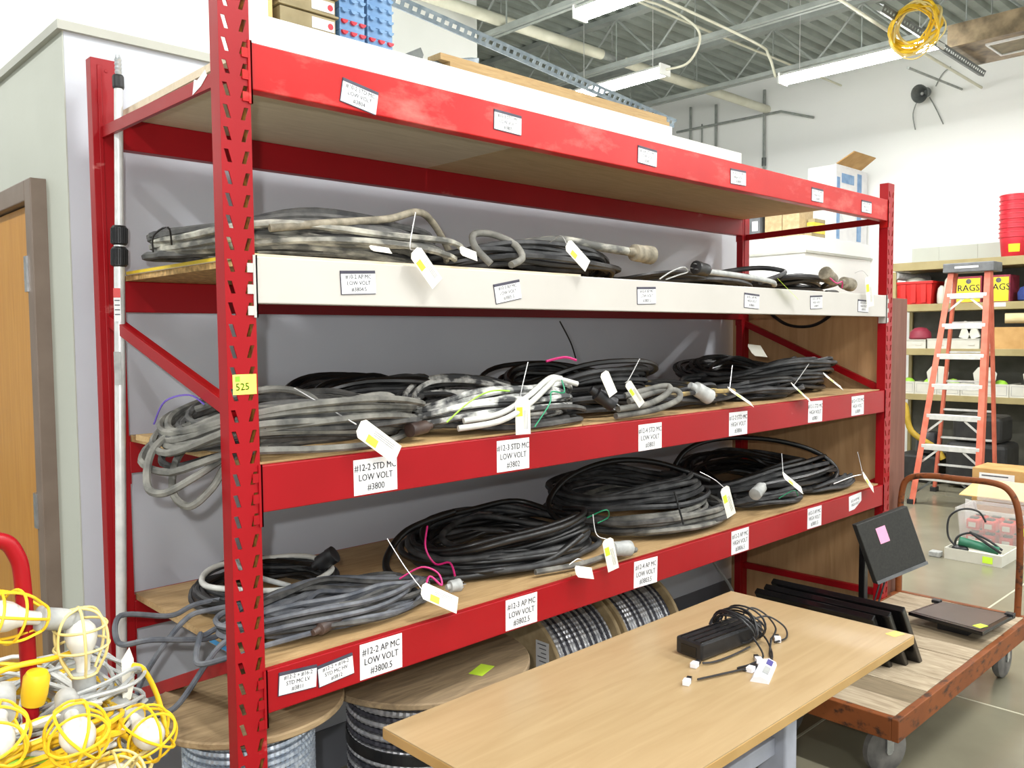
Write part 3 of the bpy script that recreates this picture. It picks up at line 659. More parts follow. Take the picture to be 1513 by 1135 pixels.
t, _ = coil('tan-stained cable coil with a grey plug on the third level', 'cable_tan', 2.10, .30, Z3, .38, .27, 13, .0105, .09, 59, dome=.4)
plug_on(t, (2.0, .06, 1.53), (.75, -.2, -.4), .03, .085, 'plug_grey')
m = MB(); m.tube(spline([(1.45, .02, 1.46), (1.65, -.0, 1.47), (1.80, .0, 1.50), (1.83, .03, 1.53), (1.75, .06, 1.53), (1.6, .08, 1.5)], 8), .012, 8); m.tube(spline([(1.45, .01, 1.485), (1.62, -.0, 1.495), (1.75, .01, 1.53), (1.78, .05, 1.55), (1.6, .1, 1.52)], 8), .012, 8); m.build('loose_end', 'cable_grey', t, smooth=True)
tag_on(t, (2.119, -.02, 1.525), (2.28, -.03, 1.452), .036, n=(-.5, -.4, .75)); wire_on(t, [(2.209, .02, 1.617), (2.157, .0, 1.521), (2.12, -.02, 1.525)])
t, _ = coil('dusty dark cable coil right of the tan-stained one on the third level', 'cable_dark', 2.72, .29, Z3, .38, .26, 13, .0095, .09, 61, dome=.35)
tag_on(t, (2.635, -.02, 1.52), (2.79, -.03, 1.435), .036, n=(-.5, -.4, .75)); wire_on(t, [(2.868, .02, 1.603), (2.70, .0, 1.519), (2.64, -.02, 1.52)])
t, _ = coil('tall black cable coil at the far end of the third level', 'cable_black', 3.14, .46, Z3, .44, .36, 18, .0105, .19, 67, dome=.4)
tag_on(t, (2.75, .26, 1.67), (2.88, .26, 1.66), .07, n=(-.2, -.8, .6), dot=False, name='scrap_paper'); tag_on(t, (3.02, .02, 1.55), (3.17, .0, 1.475), .034, n=(-.5, -.4, .75))
# --- lowest level
t, _ = coil('round ring of black cord with a white strand at the left of the lowest shelf', 'cable_dark', .36, .52, Z4, .215, .215, 11, .0085, .075, 71, ex=2, spread=.16, dome=0)
m = MB(); pts = [(.36+.195*math.cos(a*PI/24), .52+.195*math.sin(a*PI/24), Z4+.080+.004*math.sin(a*.5)) for a in range(48)]; m.tube(pts, .009, 8, closed=True); m.build('white_strand', 'cable_pure', t, smooth=True)
m = MB(); m.tube(spline([(.33, .33, 1.02), (.24, .40, 1.06), (.24, .5, 1.09), (.32, .56, 1.08)], 8), .008, 8); m.build('loose_end', 'plug_grey', t, smooth=True)
plug_on(t, (.47, .40, 1.045), (.5, -.6, .5), .026, .06, 'dark_plastic', 'connector', False)
t, _ = coil('fanned bundle of blue-grey cord tied with magenta wire on the lowest shelf', 'cable_blue', .36, .20, Z4, .34, .15, 15, .0082, .085, 73, rot=-.10, spread=.8, wob=.1, dome=.2, ex=2.0, gather=0.0)
for k, (x, y0, y1, z) in enumerate(((-.14, .30, .44, .96), (-.12, .22, .36, .80), (-.02, .12, .22, .93))):
    m = MB(); m.tube(spline([(.30, y0-.05, .965), (.13, y0-.04, .962), (.045, y0-.035, .952), (x+.05, y0-.02, z+.02), (x, (y0+y1)/2, z), (x+.03, y1, z+.05), (.03, y1+.02, .972), (.12, y1+.03, .985), (.3, y1-.02, .985)], 8), .0075, 7); m.build('hanging_loop', 'cable_blue', t, smooth=True)
for p, d in (((.13, .32, .975), (1, -.2, 0)), ((.27, .07, .97), (1, .35, .1))): plug_on(t, p, d, .019, .075, 'brown_plug', 'connector', False)
wire_on(t, [(.60, .16, 1.02), (.66, .13, 1.05), (.70, .10, 1.03), (.69, .07, 1.0), (.66, .09, 1.03), (.62, .06, 1.0)], .003, 'magenta', 'tie')
plug_on(t, (.73, .08, .985), (1, -.15, 0), .019, .035, 'plug_grey')
tag_on(t, (.56, .0, 1.03), (.675, -.02, .962), .05, n=(-.3, -.7, .6)); wire_on(t, [(.516, .1, 1.167), (.54, .05, 1.09), (.562, .0, 1.03)])
t, pts = coil('glossy black heavy cable coil on the lowest shelf tied with magenta wire', 'cable_black', 1.23, .40, Z4, .40, .30, 13, .0125, .15, 79, dome=.25, spread=.5, wob=.12, n=8)
m = MB(); m.tube(spline([(1.1, .5, 1.1), (.9, .52, 1.06), (.76, .45, 1.0), (.72, .36, .965), (.8, .26, .955), (1.0, .17, .955), (1.2, .12, .97), (1.4, .14, 1.02)], 8), .0125, 8); m.build('loose_end', 'cable_black', t, smooth=True)
wire_on(t, [(.88, .38, 1.10), (.84, .34, 1.04), (.85, .3, .99), (.87, .25, 1.0), (.85, .2, .97)], .0035, 'magenta', 'tie')
plug_on(t, (1.43, .02, .985), (1, -.1, -.12), .027, .085, 'plug_grey')
m = MB(); m.tube(spline([(1.5, -.0, .965), (1.56, .02, .96), (1.5, .06, .955), (1.3, .04, .955), (1.1, .08, .955)], 8), .010, 7); m.build('grey_lead', 'cable_grey', t, smooth=True)
tag_on(t, (1.342, -.03, 1.046), (1.376, -.03, .93), .045, n=(-.35, -.9, .15)); tag_on(t, (1.178, -.03, .965), (1.265, -.03, .94), .04, n=(-.1, -.8, .5), dot=False, name='scrap_paper')
wire_on(t, [(1.325, .02, 1.126), (1.32, .0, 1.06), (1.345, -.025, 1.043)]); wire_on(t, [(1.17, -.01, .985), (1.2, -.02, 1.0), (1.24, -.01, .985)], .002)
t, _ = coil('big grey and black cable coil in the middle of the lowest shelf', 'cable_grey', 2.03, .38, Z4, .42, .36, 10, .012, .09, 83, dome=.1, spread=.5)
m = MB(); m.tube(coil_path(2.02, .44, Z4+.075, .40, .33, 0, 13, .0115, .125, 85, dome=.3, spread=.4), .0115, 6); m.build('dark_cable', 'cable_dark', t, smooth=True)
m = MB(); m.tube(spline([(1.52, .28, .99), (1.55, .45, 1.06), (1.72, .5, 1.15), (1.95, .45, 1.20), (2.15, .35, 1.18), (2.32, .2, 1.1)], 8), .0125, 8); m.build('loose_end', 'cable_black', t, smooth=True)
tag_on(t, (2.074, -.03, 1.13), (2.13, -.03, 1.005), .048, n=(-.35, -.9, .15)); wire_on(t, [(2.02, .05, 1.19), (2.05, .0, 1.16), (2.075, -.028, 1.128)])
wire_on(t, [(1.86, .06, 1.13), (1.87, .04, 1.05), (1.88, .03, 1.0)], .004, 'cable_black', 'tie')
wire_on(t, [(1.5, .2, 1.06), (1.55, .15, 1.09), (1.6, .18, 1.05), (1.56, .2, 1.03)], .0025, 'green_wire', 'ground_wire')
t, _ = coil('black cable heap with stripped ends at the far end of the lowest shelf', 'cable_black', 3.06, .42, Z4, .54, .34, 19, .0115, .17, 89, dome=.45, spread=.5, wob=.1)
m = MB(); m.tube(spline([(2.5, .55, 1.05), (2.65, .55, 1.17), (2.9, .5, 1.21), (3.15, .35, 1.19), (3.35, .22, 1.12), (3.38, .12, 1.03), (3.2, .08, .97)], 8), .0125, 8); m.build('loose_end', 'cable_black', t, smooth=True)
m = MB(); m.tube(coil_path(3.33, .18, Z4, .27, .13, .1, 9, .010, .06, 91, spread=.5, wob=.15), .010, 6); m.tube(coil_path(2.75, .2, Z4, .30, .16, -.1, 9, .010, .08, 92, spread=.5, wob=.15), .010, 6); m.build('front_loops', 'cable_dark', t, smooth=True)
plug_on(t, (2.52, .06, 1.06), (-.8, -.1, -.25), .026, .075, 'plug_grey', 'connector', False)
wire_on(t, [(2.62, .03, 1.0), (2.7, .0, 1.03), (2.74, .0, 1.0)], .0025, 'green_wire', 'ground_wire')
for p, q in (((2.564, -.02, 1.12), (2.72, -.03, 1.03)), ((3.355, -.03, 1.03), (3.47, -.035, .935))): tag_on(t, p, q, .04, n=(-.4, -.5, .6))
wire_on(t, [(2.624, .02, 1.206), (2.60, .0, 1.13), (2.566, -.02, 1.12)]); wire_on(t, [(3.401, .02, 1.134), (3.41, .0, 1.04), (3.357, -.025, 1.03)]); wire_on(t, [(3.2, .05, .99), (3.3, .0, 1.02), (3.36, -.02, 1.025)], .003)

# ================================================================== reels under the rack
def helix(o, ax, R, h0, h1, r, seg=180, ridge=True, black=None, turns=None):
    o, ax = Vector(o), Vector(ax).normalized(); a = ax.orthogonal().normalized(); b = ax.cross(a)
    T = int((h1-h0)/(2.02*r)); pts = []; rad = []; mis = []
    for i in range(T*seg+1):
        t = i/seg; c = 2*PI*t; h = h0+r+(h1-h0-2*r)*t/T
        pts.append(o+ax*h+a*(R*math.cos(c))+b*(R*math.sin(c))); rad.append(r*(1.0 if i % 2 else .80) if ridge else r)
        mis.append(1 if black and (int(t) % black[1]) in black[0] else 0)
    return pts, rad, mis
def reel(label, o, ax, R, L, drum, mats, r=.010, black=None, group='wooden cable reels under the rack', th=.02, wood_='reel_wood', seg=150, holes=False):
    o, ax = Vector(o), Vector(ax).normalized(); t = thing('cable_reel', label, 'cable reel', o, group)
    for h in (0, L-th):
        m = MB(); m.lathe([(R-.004, h), (R, h+.004), (R, h+th-.004), (R-.004, h+th)], o, ax, 56); f = m.build('flange', wood_, t)
        if holes and h == 0:
            a = Vector((0, 1, 0)); b = Vector((0, 0, 1)); c = o-ax*.001
            m = MB(); m.lathe([(R*.19, -.0015), (R*.19, .0005)], o, ax, 28, 0); m.build('arbor_hole', 'shelf_dark', f)
            for k in range(4):
                q = o+a*(R*.42*math.cos(k*PI/2+.5))+b*(R*.42*math.sin(k*PI/2+.5)); m = MB(); m.lathe([(.018, -.003), (.018, .0005)], q, ax, 14); m.build('bolt', 'shelf_dark', f)
    m = MB(); m.lathe([(drum-.012, th), (drum-.012, L-th)], o, ax, 40); m.build('drum', wood_, t)
    p, rad, mis = helix(o, ax, drum, th, L-th, r, seg, True, black); m = MB(); m.tube(p, r, 6, radii=rad, mis=mis); m.build('armoured_cable', mats, t, smooth=False)
    return t
reel('upright wooden reel of pale blue armoured cable behind the near red post', (.17, .285, 0), (0, 0, 1), .262, .745, .17, ['mc_blue', 'mc_black'], .0095)
t = reel('upright wooden reel of dark armoured cable by the table corner', (.80, .31, 0), (0, 0, 1), .355, .68, .245, ['mc_silver', 'mc_black'], .0105, black=((0, 2), 4), wood_='reel_dark')
m = MB(); m.lathe([(.256, .44), (.2575, .442), (.2575, .475), (.256, .477)], (.80, .31, 0), (0, 0, 1), 48); m.build('strap', 'dark_plastic', t)
m = MB(); m.prism([(0, 0), (.09, 0), (.09, .05), (0, .05)], (.84, .06, .6803), (.9, .35, 0), (-.35, .9, 0), (0, 0, .001)); m.build('sticker', 'neon', t)
t = reel('fibreboard reel lying on its side with a data label under the lowest shelf', (1.60, .715, .295), (1, 0, 0), .29, .42, .255, ['mc_silver', 'mc_black'], .0085, black=((0, 3), 5), wood_='reel_card', holes=True)
m = MB(); m.box(1.5985, 1.5998, .50, .575, .345, .47, 0)
for k in range(6): m.box(1.5978, 1.5984, .515, .565-.01*(k % 3), .455-.018*k, .459-.018*k, 1)
m.build('data_label', ['paper', 'ink'], t)
reel('fibreboard reel lying on its side farthest under the lowest shelf', (2.045, .715, .295), (1, 0, 0), .29, .41, .255, ['mc_silver', 'mc_black'], .0085, black=((0, 2), 6), wood_='reel_card')
m = MB(); m.lathe([(.2, 0), (.205, .01), (.205, .03), (.2, .04)], (.62, .80, .0), (0, 0, 1), 40); m.lathe([(.05, .04), (.05, .041)], (.62, .80, 0), (0, 0, 1), 20, 1)
tag(m.build('reel_flange', ['reel_wood', 'reel_dark'], None, (.62, .80, 0)), 'bare round wooden reel flange lying on the floor under the rack', 'reel flange')

# ================================================================== telescopic pole
t = thing('telescopic_pole', 'silver telescopic pole with black twist locks leaning by the rack end', 'pole', (-.02, .78, 0))
def pp(z): return Vector((-.020+.028*z, .78, z))
m = MB(); m.cyl(pp(0), pp(2.03), .0155, 16); m.build('outer_tube', 'alu', t, smooth=True)
m = MB(); m.cyl(pp(2.03), pp(2.50), .0125, 16); m.build('inner_tube', 'alu', t, smooth=True)
for z0, z1 in ((1.965, 2.025), (2.03, 2.088)):
    m = MB(); d = (pp(1)-pp(0)).normalized()
    m.lathe([(.017, 0), (.0225, .004), (.0225, (z1-z0)-.006), (.018, z1-z0)], pp(z0), d, 20)
    for k in range(20):
        a = 2*PI*k/20; q = pp(z0+.006)+Vector((.0225*math.cos(a), .0225*math.sin(a), 0)); m.bar(q, q+d*(z1-z0-.014), .003, .003)
    m.build('twist_lock', 'dark_plastic', t)
m = MB(); m.lathe([(.015, 0), (.0165, .005), (.0165, .035), (.014, .04)], pp(2.495), (0, 0, 1), 16); m.build('collar', 'dark_plastic', t)
m = MB(); m.lathe([(.010, 0)]+[(.0105 if k % 2 else .0085, .006*k+.003) for k in range(9)]+[(.007, .06)], pp(2.535), (0, 0, 1), 14); m.build('threaded_tip', 'steel', t)
m = MB(); q = pp(1.85); m.prism([(-.011, -.05), (.011, -.05), (.011, .05), (-.011, .05)], q+Vector((-.012, -.0163, 0)), (.8, -.35, 0), (0, 0, 1), (-.0004, -.0006, 0), 0); m.prism([(-.011, .022), (.011, .022), (.011, .05), (-.011, .05)], q+Vector((-.0127, -.0172, 0)), (.8, -.35, 0), (0, 0, 1), (-.0004, -.0006, 0), 1)
for k in range(4): m.prism([(-.008, .012-.014*k), (.008, .012-.014*k), (.008, .015-.014*k), (-.008, .015-.014*k)], q+Vector((-.0127, -.0172, 0)), (.8, -.35, 0), (0, 0, 1), (-.0003, -.0004, 0), 2)
m.build('warning_label', ['paper', 'bin_red', 'ink'], t)
m = MB(); q = pp(1.66); m.prism([(-.011, -.05), (.011, -.05), (.011, .05), (-.011, .05)], q+Vector((-.012, -.0163, 0)), (.8, -.35, 0), (0, 0, 1), (-.0004, -.0006, 0), 0); m.build('worn_label', ['plug_grey'], t)

# ================================================================== table and what lies on it
t = thing('work_table', 'maple laminate work table with grey column legs in front of the rack', 'table', (1.18, -.46, 0))
TX0, TX1, TY0, TY1, TZ = .346, 2.008, -.806, -.105, .735
m = MB(); m.box(TX0+.001, TX1-.001, TY0+.001, TY1-.001, TZ-.003, TZ, 0); m.build('table_top', 'maple', t)
m = MB(); m.box(TX0, TX1, TY0, TY1, TZ-.031, TZ-.0032); m.build('top_edge', 'maple_edge', t, bevel=.002)
for x in (.62, 1.76):
    m = MB(); m.box(x-.04, x+.04, -.50, -.39, .06, TZ-.06); m.build('leg', 'leg_grey', t, bevel=.008)
    m = MB(); m.box(x-.035, x+.035, -.76, -.14, TZ-.06, TZ-.032); m.build('top_bracket', 'leg_grey', t, bevel=.003)
    m = MB(); m.prism([(-.77, .02), (-.45, .055), (-.13, .02), (-.13, .0), (-.77, .0)], (x-.035, 0, .006), (0, 1, 0), (0, 0, 1), (.07, 0, 0)); m.build('foot', 'leg_grey', t, bevel=.006)
m = MB(); m.box(.66, 1.72, -.46, -.43, .30, .36); m.build('stretcher', 'leg_grey', t, bevel=.003)
# power brick with coiled leads
t = thing('power_adapter', 'black power adapter wrapped in its own thin cables on the table', 'adapter', (1.47, -.41, TZ))
m = MB(); m.X = frame_at((1.47, -.405, TZ), math.radians(-5)); m.box(-.165, .15, -.052, .052, .003, .058); m.X = None; b = m.build('case', 'dark_plastic', t, bevel=.007)
m = MB(); m.X = frame_at((1.47, -.405, TZ), math.radians(-5))
for k in range(4): m.box(-.16, .14, -.045+.026*k, -.0405+.026*k, .058, .0605)
m.box(-.1665, -.1645, -.03, .03, .012, .04); m.X = None; m.build('ridge', 'black_gloss', b)
m = MB(); q = []
rnd = random.Random(3)
for i in range(9*26+1):
    a = 2*PI*i/26; k = i/26; q.append((1.535+.010*k-.04+.012*math.sin(a*2+k), -.42+.078*math.cos(a)*(1+.06*math.sin(k*2.1)), TZ+.048+.052*math.sin(a)*(1+.25*math.sin(k*1.7)) if math.sin(a) > 0 else TZ+.048+.042*math.sin(a)))
m.tube(q, .0034, 6); m.build('lead_coil', 'dark_plastic', t, smooth=True)
for pts in ([(1.60, -.40, .80), (1.66, -.40, .815), (1.70, -.43, .79), (1.68, -.48, .76), (1.62, -.50, .745)], [(1.58, -.44, .80), (1.66, -.46, .80), (1.70, -.50, .765), (1.66, -.53, .745), (1.60, -.52, .742)],
            [(1.50, -.5, .78), (1.46, -.56, .745), (1.38, -.56, .74), (1.33, -.55, .74), (1.34, -.585, .74), (1.40, -.60, .74)], [(1.58, -.52, .76), (1.50, -.56, .742), (1.44, -.60, .742), (1.36, -.585, .742)],
            [(1.60, -.43, .79), (1.585, -.5, .75), (1.47, -.585, .743), (1.42, -.57, .742)], [(1.5, -.49, .745), (1.4, -.485, .742), (1.32, -.475, .742), (1.285, -.455, .742)], [(1.36, -.578, .742), (1.26, -.545, .742), (1.17, -.515, .742)]):
    m = MB(); m.tube(spline(pts, 7), .0032, 6); m.build('lead', 'dark_plastic', t, smooth=True)
for (x, y, rz, mt) in ((1.255, -.447, .2, 'remote'), (1.13, -.505, .35, 'remote'), (1.345, -.585, .1, 'remote'), (1.63, -.515, .6, 'remote'), (1.425, -.565, .8, 'remote')):
    m = MB(); m.X = frame_at((x, y, TZ), rz); m.box(-.013, .012, -.010, .010, .001, .016, 0); m.box(.012, .034, -.007, .007, .003, .014, 1); m.X = None; m.build('connector', [mt, 'dark_plastic'], t, bevel=.001)
t = thing('hand_control', 'white control handset with a violet button on the table', 'handset', (1.365, -.63, TZ))
m = MB(); A = Vector((1.297, -.665, TZ)); ux = Vector((.145, .055, 0)).normalized(); uy = Vector((-ux.y, ux.x, 0)); Lr = .155
m.prism([(-.026, 0), (-.024, .010), (-.003, .019), (.02, .013), (.028, .0)], A+uy*.02, uy, (0, 0, 1), ux*Lr); m.build('shell', 'remote', t)
m = MB(); m.prism([(.035, -.018), (.09, -.018), (.09, -.002), (.035, -.002)], A+uy*.02+Vector((0, 0, .0208)), ux, uy+Vector((0, 0, .42)), (0, 0, .001)); m.build('display', 'plug_grey', t)
m = MB(); m.prism([(.105, -.018), (.145, -.018), (.145, -.002), (.105, -.002)], A+uy*.02+Vector((0, 0, .0208)), ux, uy+Vector((0, 0, .42)), (0, 0, .001)); m.build('button', 'purple_btn', t)
m = MB(); m.prism([(-.027, -.018), (.027, -.018), (.027, .018), (-.027, .018)], (1.972, -.757, TZ+.0005), (.95, -.25, 0), (.25, .95, 0), (0, 0, .0008)); tag(m.build('sticky_note', 'note', None, (1.972, -.757, TZ)), 'yellow sticky note on the right corner of the table', 'sticky note')

# ================================================================== platform cart
CX0, CX1, CY0, CY1, CZ = 2.275, 3.93, -.655, .02, .30
t = thing('platform_cart', 'flat platform cart with plank deck and rusty orange frame', 'cart', ((CX0+CX1)/2, (CY0+CY1)/2, 0))
n = 10; w_ = (CX1-CX0-.07)/n
for k in range(n):
    x = CX0+.035+k*w_; m = MB(); m.box(x+.0015, x+w_-.0015, CY0+.03, CY1-.03, CZ-.028, CZ-.002*(k % 3 == 1)); m.build('plank', 'plank_dark' if k in (1, 6) else 'plank_pale', t)
for (a, b, c, d) in ((CX0, CX1, CY0, CY0+.028), (CX0, CX1, CY1-.028, CY1), (CX0, CX0+.033, CY0+.028, CY1-.028), (CX1-.033, CX1, CY0+.028, CY1-.028)):
    m = MB(); m.box(a, b, c, d, CZ-.085, CZ+.002); m.build('frame_rail', 'rust', t, bevel=.003)
for x, y, s in ((CX0+.17, CY0+.12, 1), (CX0+.17, CY1-.12, 1), (CX1-.12, CY0+.10, 0), (CX1-.12, CY1-.10, 0)):
    R = .098; m = MB(); m.lathe([(.03, -.022), (R-.012, -.022), (R, -.012), (R, .012), (R-.012, .022), (.03, .022)], (x, y, R), (0, 1, 0) if not s else (.4, .9, 0), 28); wv = m.build('wheel', 'rubber', t, smooth=True)
    m = MB(); ax = Vector((0, 1, 0)) if not s else Vector((.4, .9, 0)).normalized(); m.cyl(Vector((x, y, R))-ax*.03, Vector((x, y, R))+ax*.03, .016, 12)
    for q in (-1, 1): m.bar(Vector((x, y, R))+ax*(q*.03), Vector((x, y, CZ-.085))+ax*(q*.03), .034, .005, up=ax)
    m.box(x-.05, x+.05, y-.05, y+.05, CZ-.09, CZ-.08); m.build('caster_fork', 'steel', wv)
hp = [(3.9, -.595, .3), (3.9, -.60, .6), (3.9, -.59, .82), (3.9, -.55, .93), (3.9, -.47, .968), (3.9, -.3, .97), (3.9, -.16, .97), (3.9, -.05, .945), (3.9, -.01, .86), (3.9, 0.0, .6), (3.9, 0.0, .3)]
m = MB(); m.tube(spline(hp, 6), .0165, 12); m.build('handle', 'rust', t, smooth=True)

# monitors on the cart
def panel(label, p0, p1, h, lean, th, ports=False, group='black monitors on the cart'):
    p0, p1 = Vector(p0), Vector(p1); ux = (p1-p0).normalized(); L = (p1-p0).length; side = Vector((-ux.y, ux.x, 0)); up = (Vector((0, 0, 1))*math.cos(lean)+side*math.sin(lean)); nrm = ux.cross(up)
    t = thing('monitor', label, 'monitor', p0, group)
    m = MB(); m.prism([(0, 0), (L, 0), (L, h), (0, h)], p0, ux, up, nrm*th); m.build('case', 'black_gloss', t, bevel=.004)
    m = MB(); m.prism([(.02, .03), (L-.02, .03), (L-.02, h-.02), (.02, h-.02)], p0-nrm*.001, ux, up, nrm*.001); m.build('screen', 'screen', t)
    m = MB(); m.prism([(L*.1, h*.15), (L*.9, h*.15), (L*.8, h*.85), (L*.2, h*.85)], p0+nrm*th, ux, up, nrm*.018); m.build('rear_bulge', 'dark_plastic', t, bevel=.006)
    if ports:
        m = MB()
        for a, b in ((.24, .28), (.29, .36), (.37, .44)): m.prism([(L*a, h*.62), (L*b, h*.62), (L*b, h*.70), (L*a, h*.70)], p0+nrm*(th+.0185), ux, up, nrm*.003)
        m.build('port_panel', 'steel', t)
    return t
panel('black flat monitor nearest the table edge with a silver port panel', (2.80, .13, .302), (2.80, -.42, .302), .33, -.62, .03, True)
panel('black flat monitor in the middle of the leaning stack on the cart', (2.87, .12, .302), (2.87, -.46, .302), .34, -.62, .03)
panel('black flat monitor rearmost in the leaning stack on the cart', (2.945, .12, .302), (2.945, -.49, .302), .355, -.62, .03)
t = thing('monitor_on_stand', 'dark monitor seen from behind on a post with a pink note', 'monitor', (3.12, -.14, CZ))
m = MB(); m.box(2.98, 3.26, -.24, -.06, CZ, CZ+.018); m.build('stand_base', 'dark_plastic', t, bevel=.004)
m = MB(); m.box(3.095, 3.135, -.16, -.13, CZ+.018, .84); m.build('stand_post', 'black_gloss', t, bevel=.004)
P = [Vector((2.93, -.19, .862)), Vector((3.22, -.305, .925)), Vector((3.315, -.37, .672)), Vector((3.03, -.25, .575))]
ux = (P[1]-P[0]); uy = (P[3]-P[0]); nn = uy.cross(ux).normalized()
if nn.y > 0: nn = -nn
m = MB(); m.prism([(0, 0), (1, 0), (1, 1), (0, 1)], P[0], ux, uy, -nn*.03); c = m.build('case', 'mon_back', t, bevel=.004)
m = MB(); m.prism([(.0, .95), (1, .95), (1, 1.0), (0, 1.0)], P[0]+nn*.001, ux, uy, nn*.004); m.build('lower_bezel', 'grey_plastic', c)
m = MB(); m.prism([(.30, .16), (.48, .16), (.48, .42), (.30, .42)], P[0]+nn*.0005, ux, uy, nn*.001); m.build('pink_note', 'pink', c)
for k in range(2):
    m = MB(); q = P[3]+ux*(.1+.1*k); m.tube(spline([q-nn*.015, q+Vector((-.02, .03, -.1)), q+Vector((-.04-.04*k, .05, -.24)), Vector((q.x-.08, q.y+.08, CZ+.006))], 6), .004, 6); m.build('cable', 'dark_plastic', t, smooth=True)
t = thing('flat_display', 'flat black display lying face up on the far end of the cart', 'display', (3.52, -.46, CZ))
m = MB(); Q = [(3.385, -.254), (3.678, -.30), (3.71, -.64), (3.33, -.61)]; m.prism(Q, (0, 0, .345), (1, 0, 0), (0, 1, 0), (0, 0, .018)); m.build('case', 'black_gloss', t, bevel=.003)
m = MB(); m.prism([(3.405, -.275), (3.662, -.315), (3.688, -.615), (3.36, -.59)], (0, 0, .3635), (1, 0, 0), (0, 1, 0), (0, 0, .0008)); m.build('screen', 'screen', t)
m = MB(); m.box(3.42, 3.62, -.52, -.38, CZ, .345); m.build('foot', 'dark_plastic', t)
for x, y in ((3.66, -.29), (3.69, -.62)):
    m = MB(); m.box(x-.02, x+.02, y-.02, y+.02, .355, .372); m.build('corner_clip', 'dark_plastic', t, bevel=.003)
m = MB(); m.prism([(-.03, -.02), (.03, -.02), (.03, .02), (-.03, .02)], (3.41, -.575, .3645), (.95, -.3, 0), (.3, .95, 0), (0, 0, .001)); m.build('sticker', 'neon', t)

# plywood cabinet past the rack end
t = thing('plywood_cabinet', 'tall brown plywood cabinet standing past the far end of the rack', 'cabinet', (3.9, .5, 0))
m = MB(); m.box(3.765, 3.783, .05, .98, 0, 1.93); m.build('side_panel', 'cab_side', t)
m = MB(); m.box(3.765, 4.03, .030, .0495, 0, 1.935); m.build('front_panel', 'cab_front', t, bevel=.002)
m = MB(); m.box(4.012, 4.03, .05, .98, 0, 1.93); m.build('side_panel', 'cab_side', t); m = MB(); m.box(3.7835, 4.0115, .05, .98, 1.912, 1.93); m.build('top_panel', 'cab_side', t)
m = MB(); m.box(3.7835, 4.0115, .965, .98, 0, 1.91); m.build('back_panel', 'cab_side', t)
# loose cable on the floor by the far post
m = MB(); m.tube(coil_path(3.35, .62, 0, .28, .22, .3, 7, .010, .10, 97, dome=.2, spread=.3), .010, 6); tag(m.build('cable_coil', 'plug_grey', None, (3.35, .62, 0), smooth=True), 'pale grey cable coil on the floor under the far end of the rack', 'cable')
m = MB(); m.tube(spline([(3.5, .98, .62), (3.45, .96, .5), (3.50, .93, .35), (3.62, .9, .2), (3.6, .8, .02)], 8), .010, 6); tag(m.build('hanging_cable', 'plug_grey', None, (3.5, .95, 0), smooth=True), 'pale cord hanging beside the far rear post of the rack', 'cord')

# ================================================================== string of caged work lights on a red cart
t = thing('hand_cart', 'red tubular hand cart under the pile of caged lights', 'cart', (-.56, -.08, 0))
m = MB(); m.box(-.86, -.30, -.38, .22, .50, .54); m.build('deck', 'red', t, bevel=.004)
for y in (-.1,):
    m = MB(); m.tube(spline([(-.84, y, .54), (-.84, y, 1.1), (-.82, y, 1.33), (-.76, y, 1.372), (-.60, y, 1.378), (-.51, y, 1.376), (-.478, y, 1.345), (-.467, y, 1.27), (-.463, y, 1.0), (-.463, y, .54)], 7), .015, 12); m.build('handle', 'red', t, smooth=True)
for x in (-.82, -.34):
    for y in (-.34, .18):
        m = MB(); m.cyl((x, y, .06), (x, y, .5), .015, 10); m.build('post', 'red', t, smooth=True)
        m = MB(); m.lathe([(.02, -.015), (.06, -.015), (.06, .015), (.02, .015)], (x, y, .06), (0, 1, 0), 20); m.build('wheel', 'rubber', t, smooth=True)
def cord_pile(label, mat, cx, cy, z0, a, b, loops, r, H, seed, **kw):
    m = MB(); m.tube(coil_path(cx, cy, z0, a, b, kw.pop('rot', 0), loops, r, H, seed, **kw), r, 6); return tag(m.build('light_cord', mat, None, (cx, cy, z0), smooth=True), label, 'cord', 'cords of the string lights')
cord_pile('thick yellow cord heaped on the hand cart', 'yellow', -.56, -.05, .545, .28, .26, 44, .0048, .54, 101, seg=36, dome=.1, spread=.45, wob=.12)
cord_pile('white cord heaped among the yellow cords on the hand cart', 'cable_pure', -.55, -.06, .56, .28, .26, 34, .0046, .53, 103, seg=36, dome=.1, spread=.4, wob=.14)
cord_pile('pale grey cord bundle at the right side of the light pile', 'plug_grey', -.37, -.05, .72, .13, .14, 22, .0042, .36, 105, seg=30, dome=.1, spread=.5, wob=.2)
cord_pile('pale yellow cord hanging low on the pile front', 'yellow_pale', -.46, -.15, .56, .22, .14, 20, .0042, .46, 107, seg=30, dome=.1, spread=.5, wob=.2)
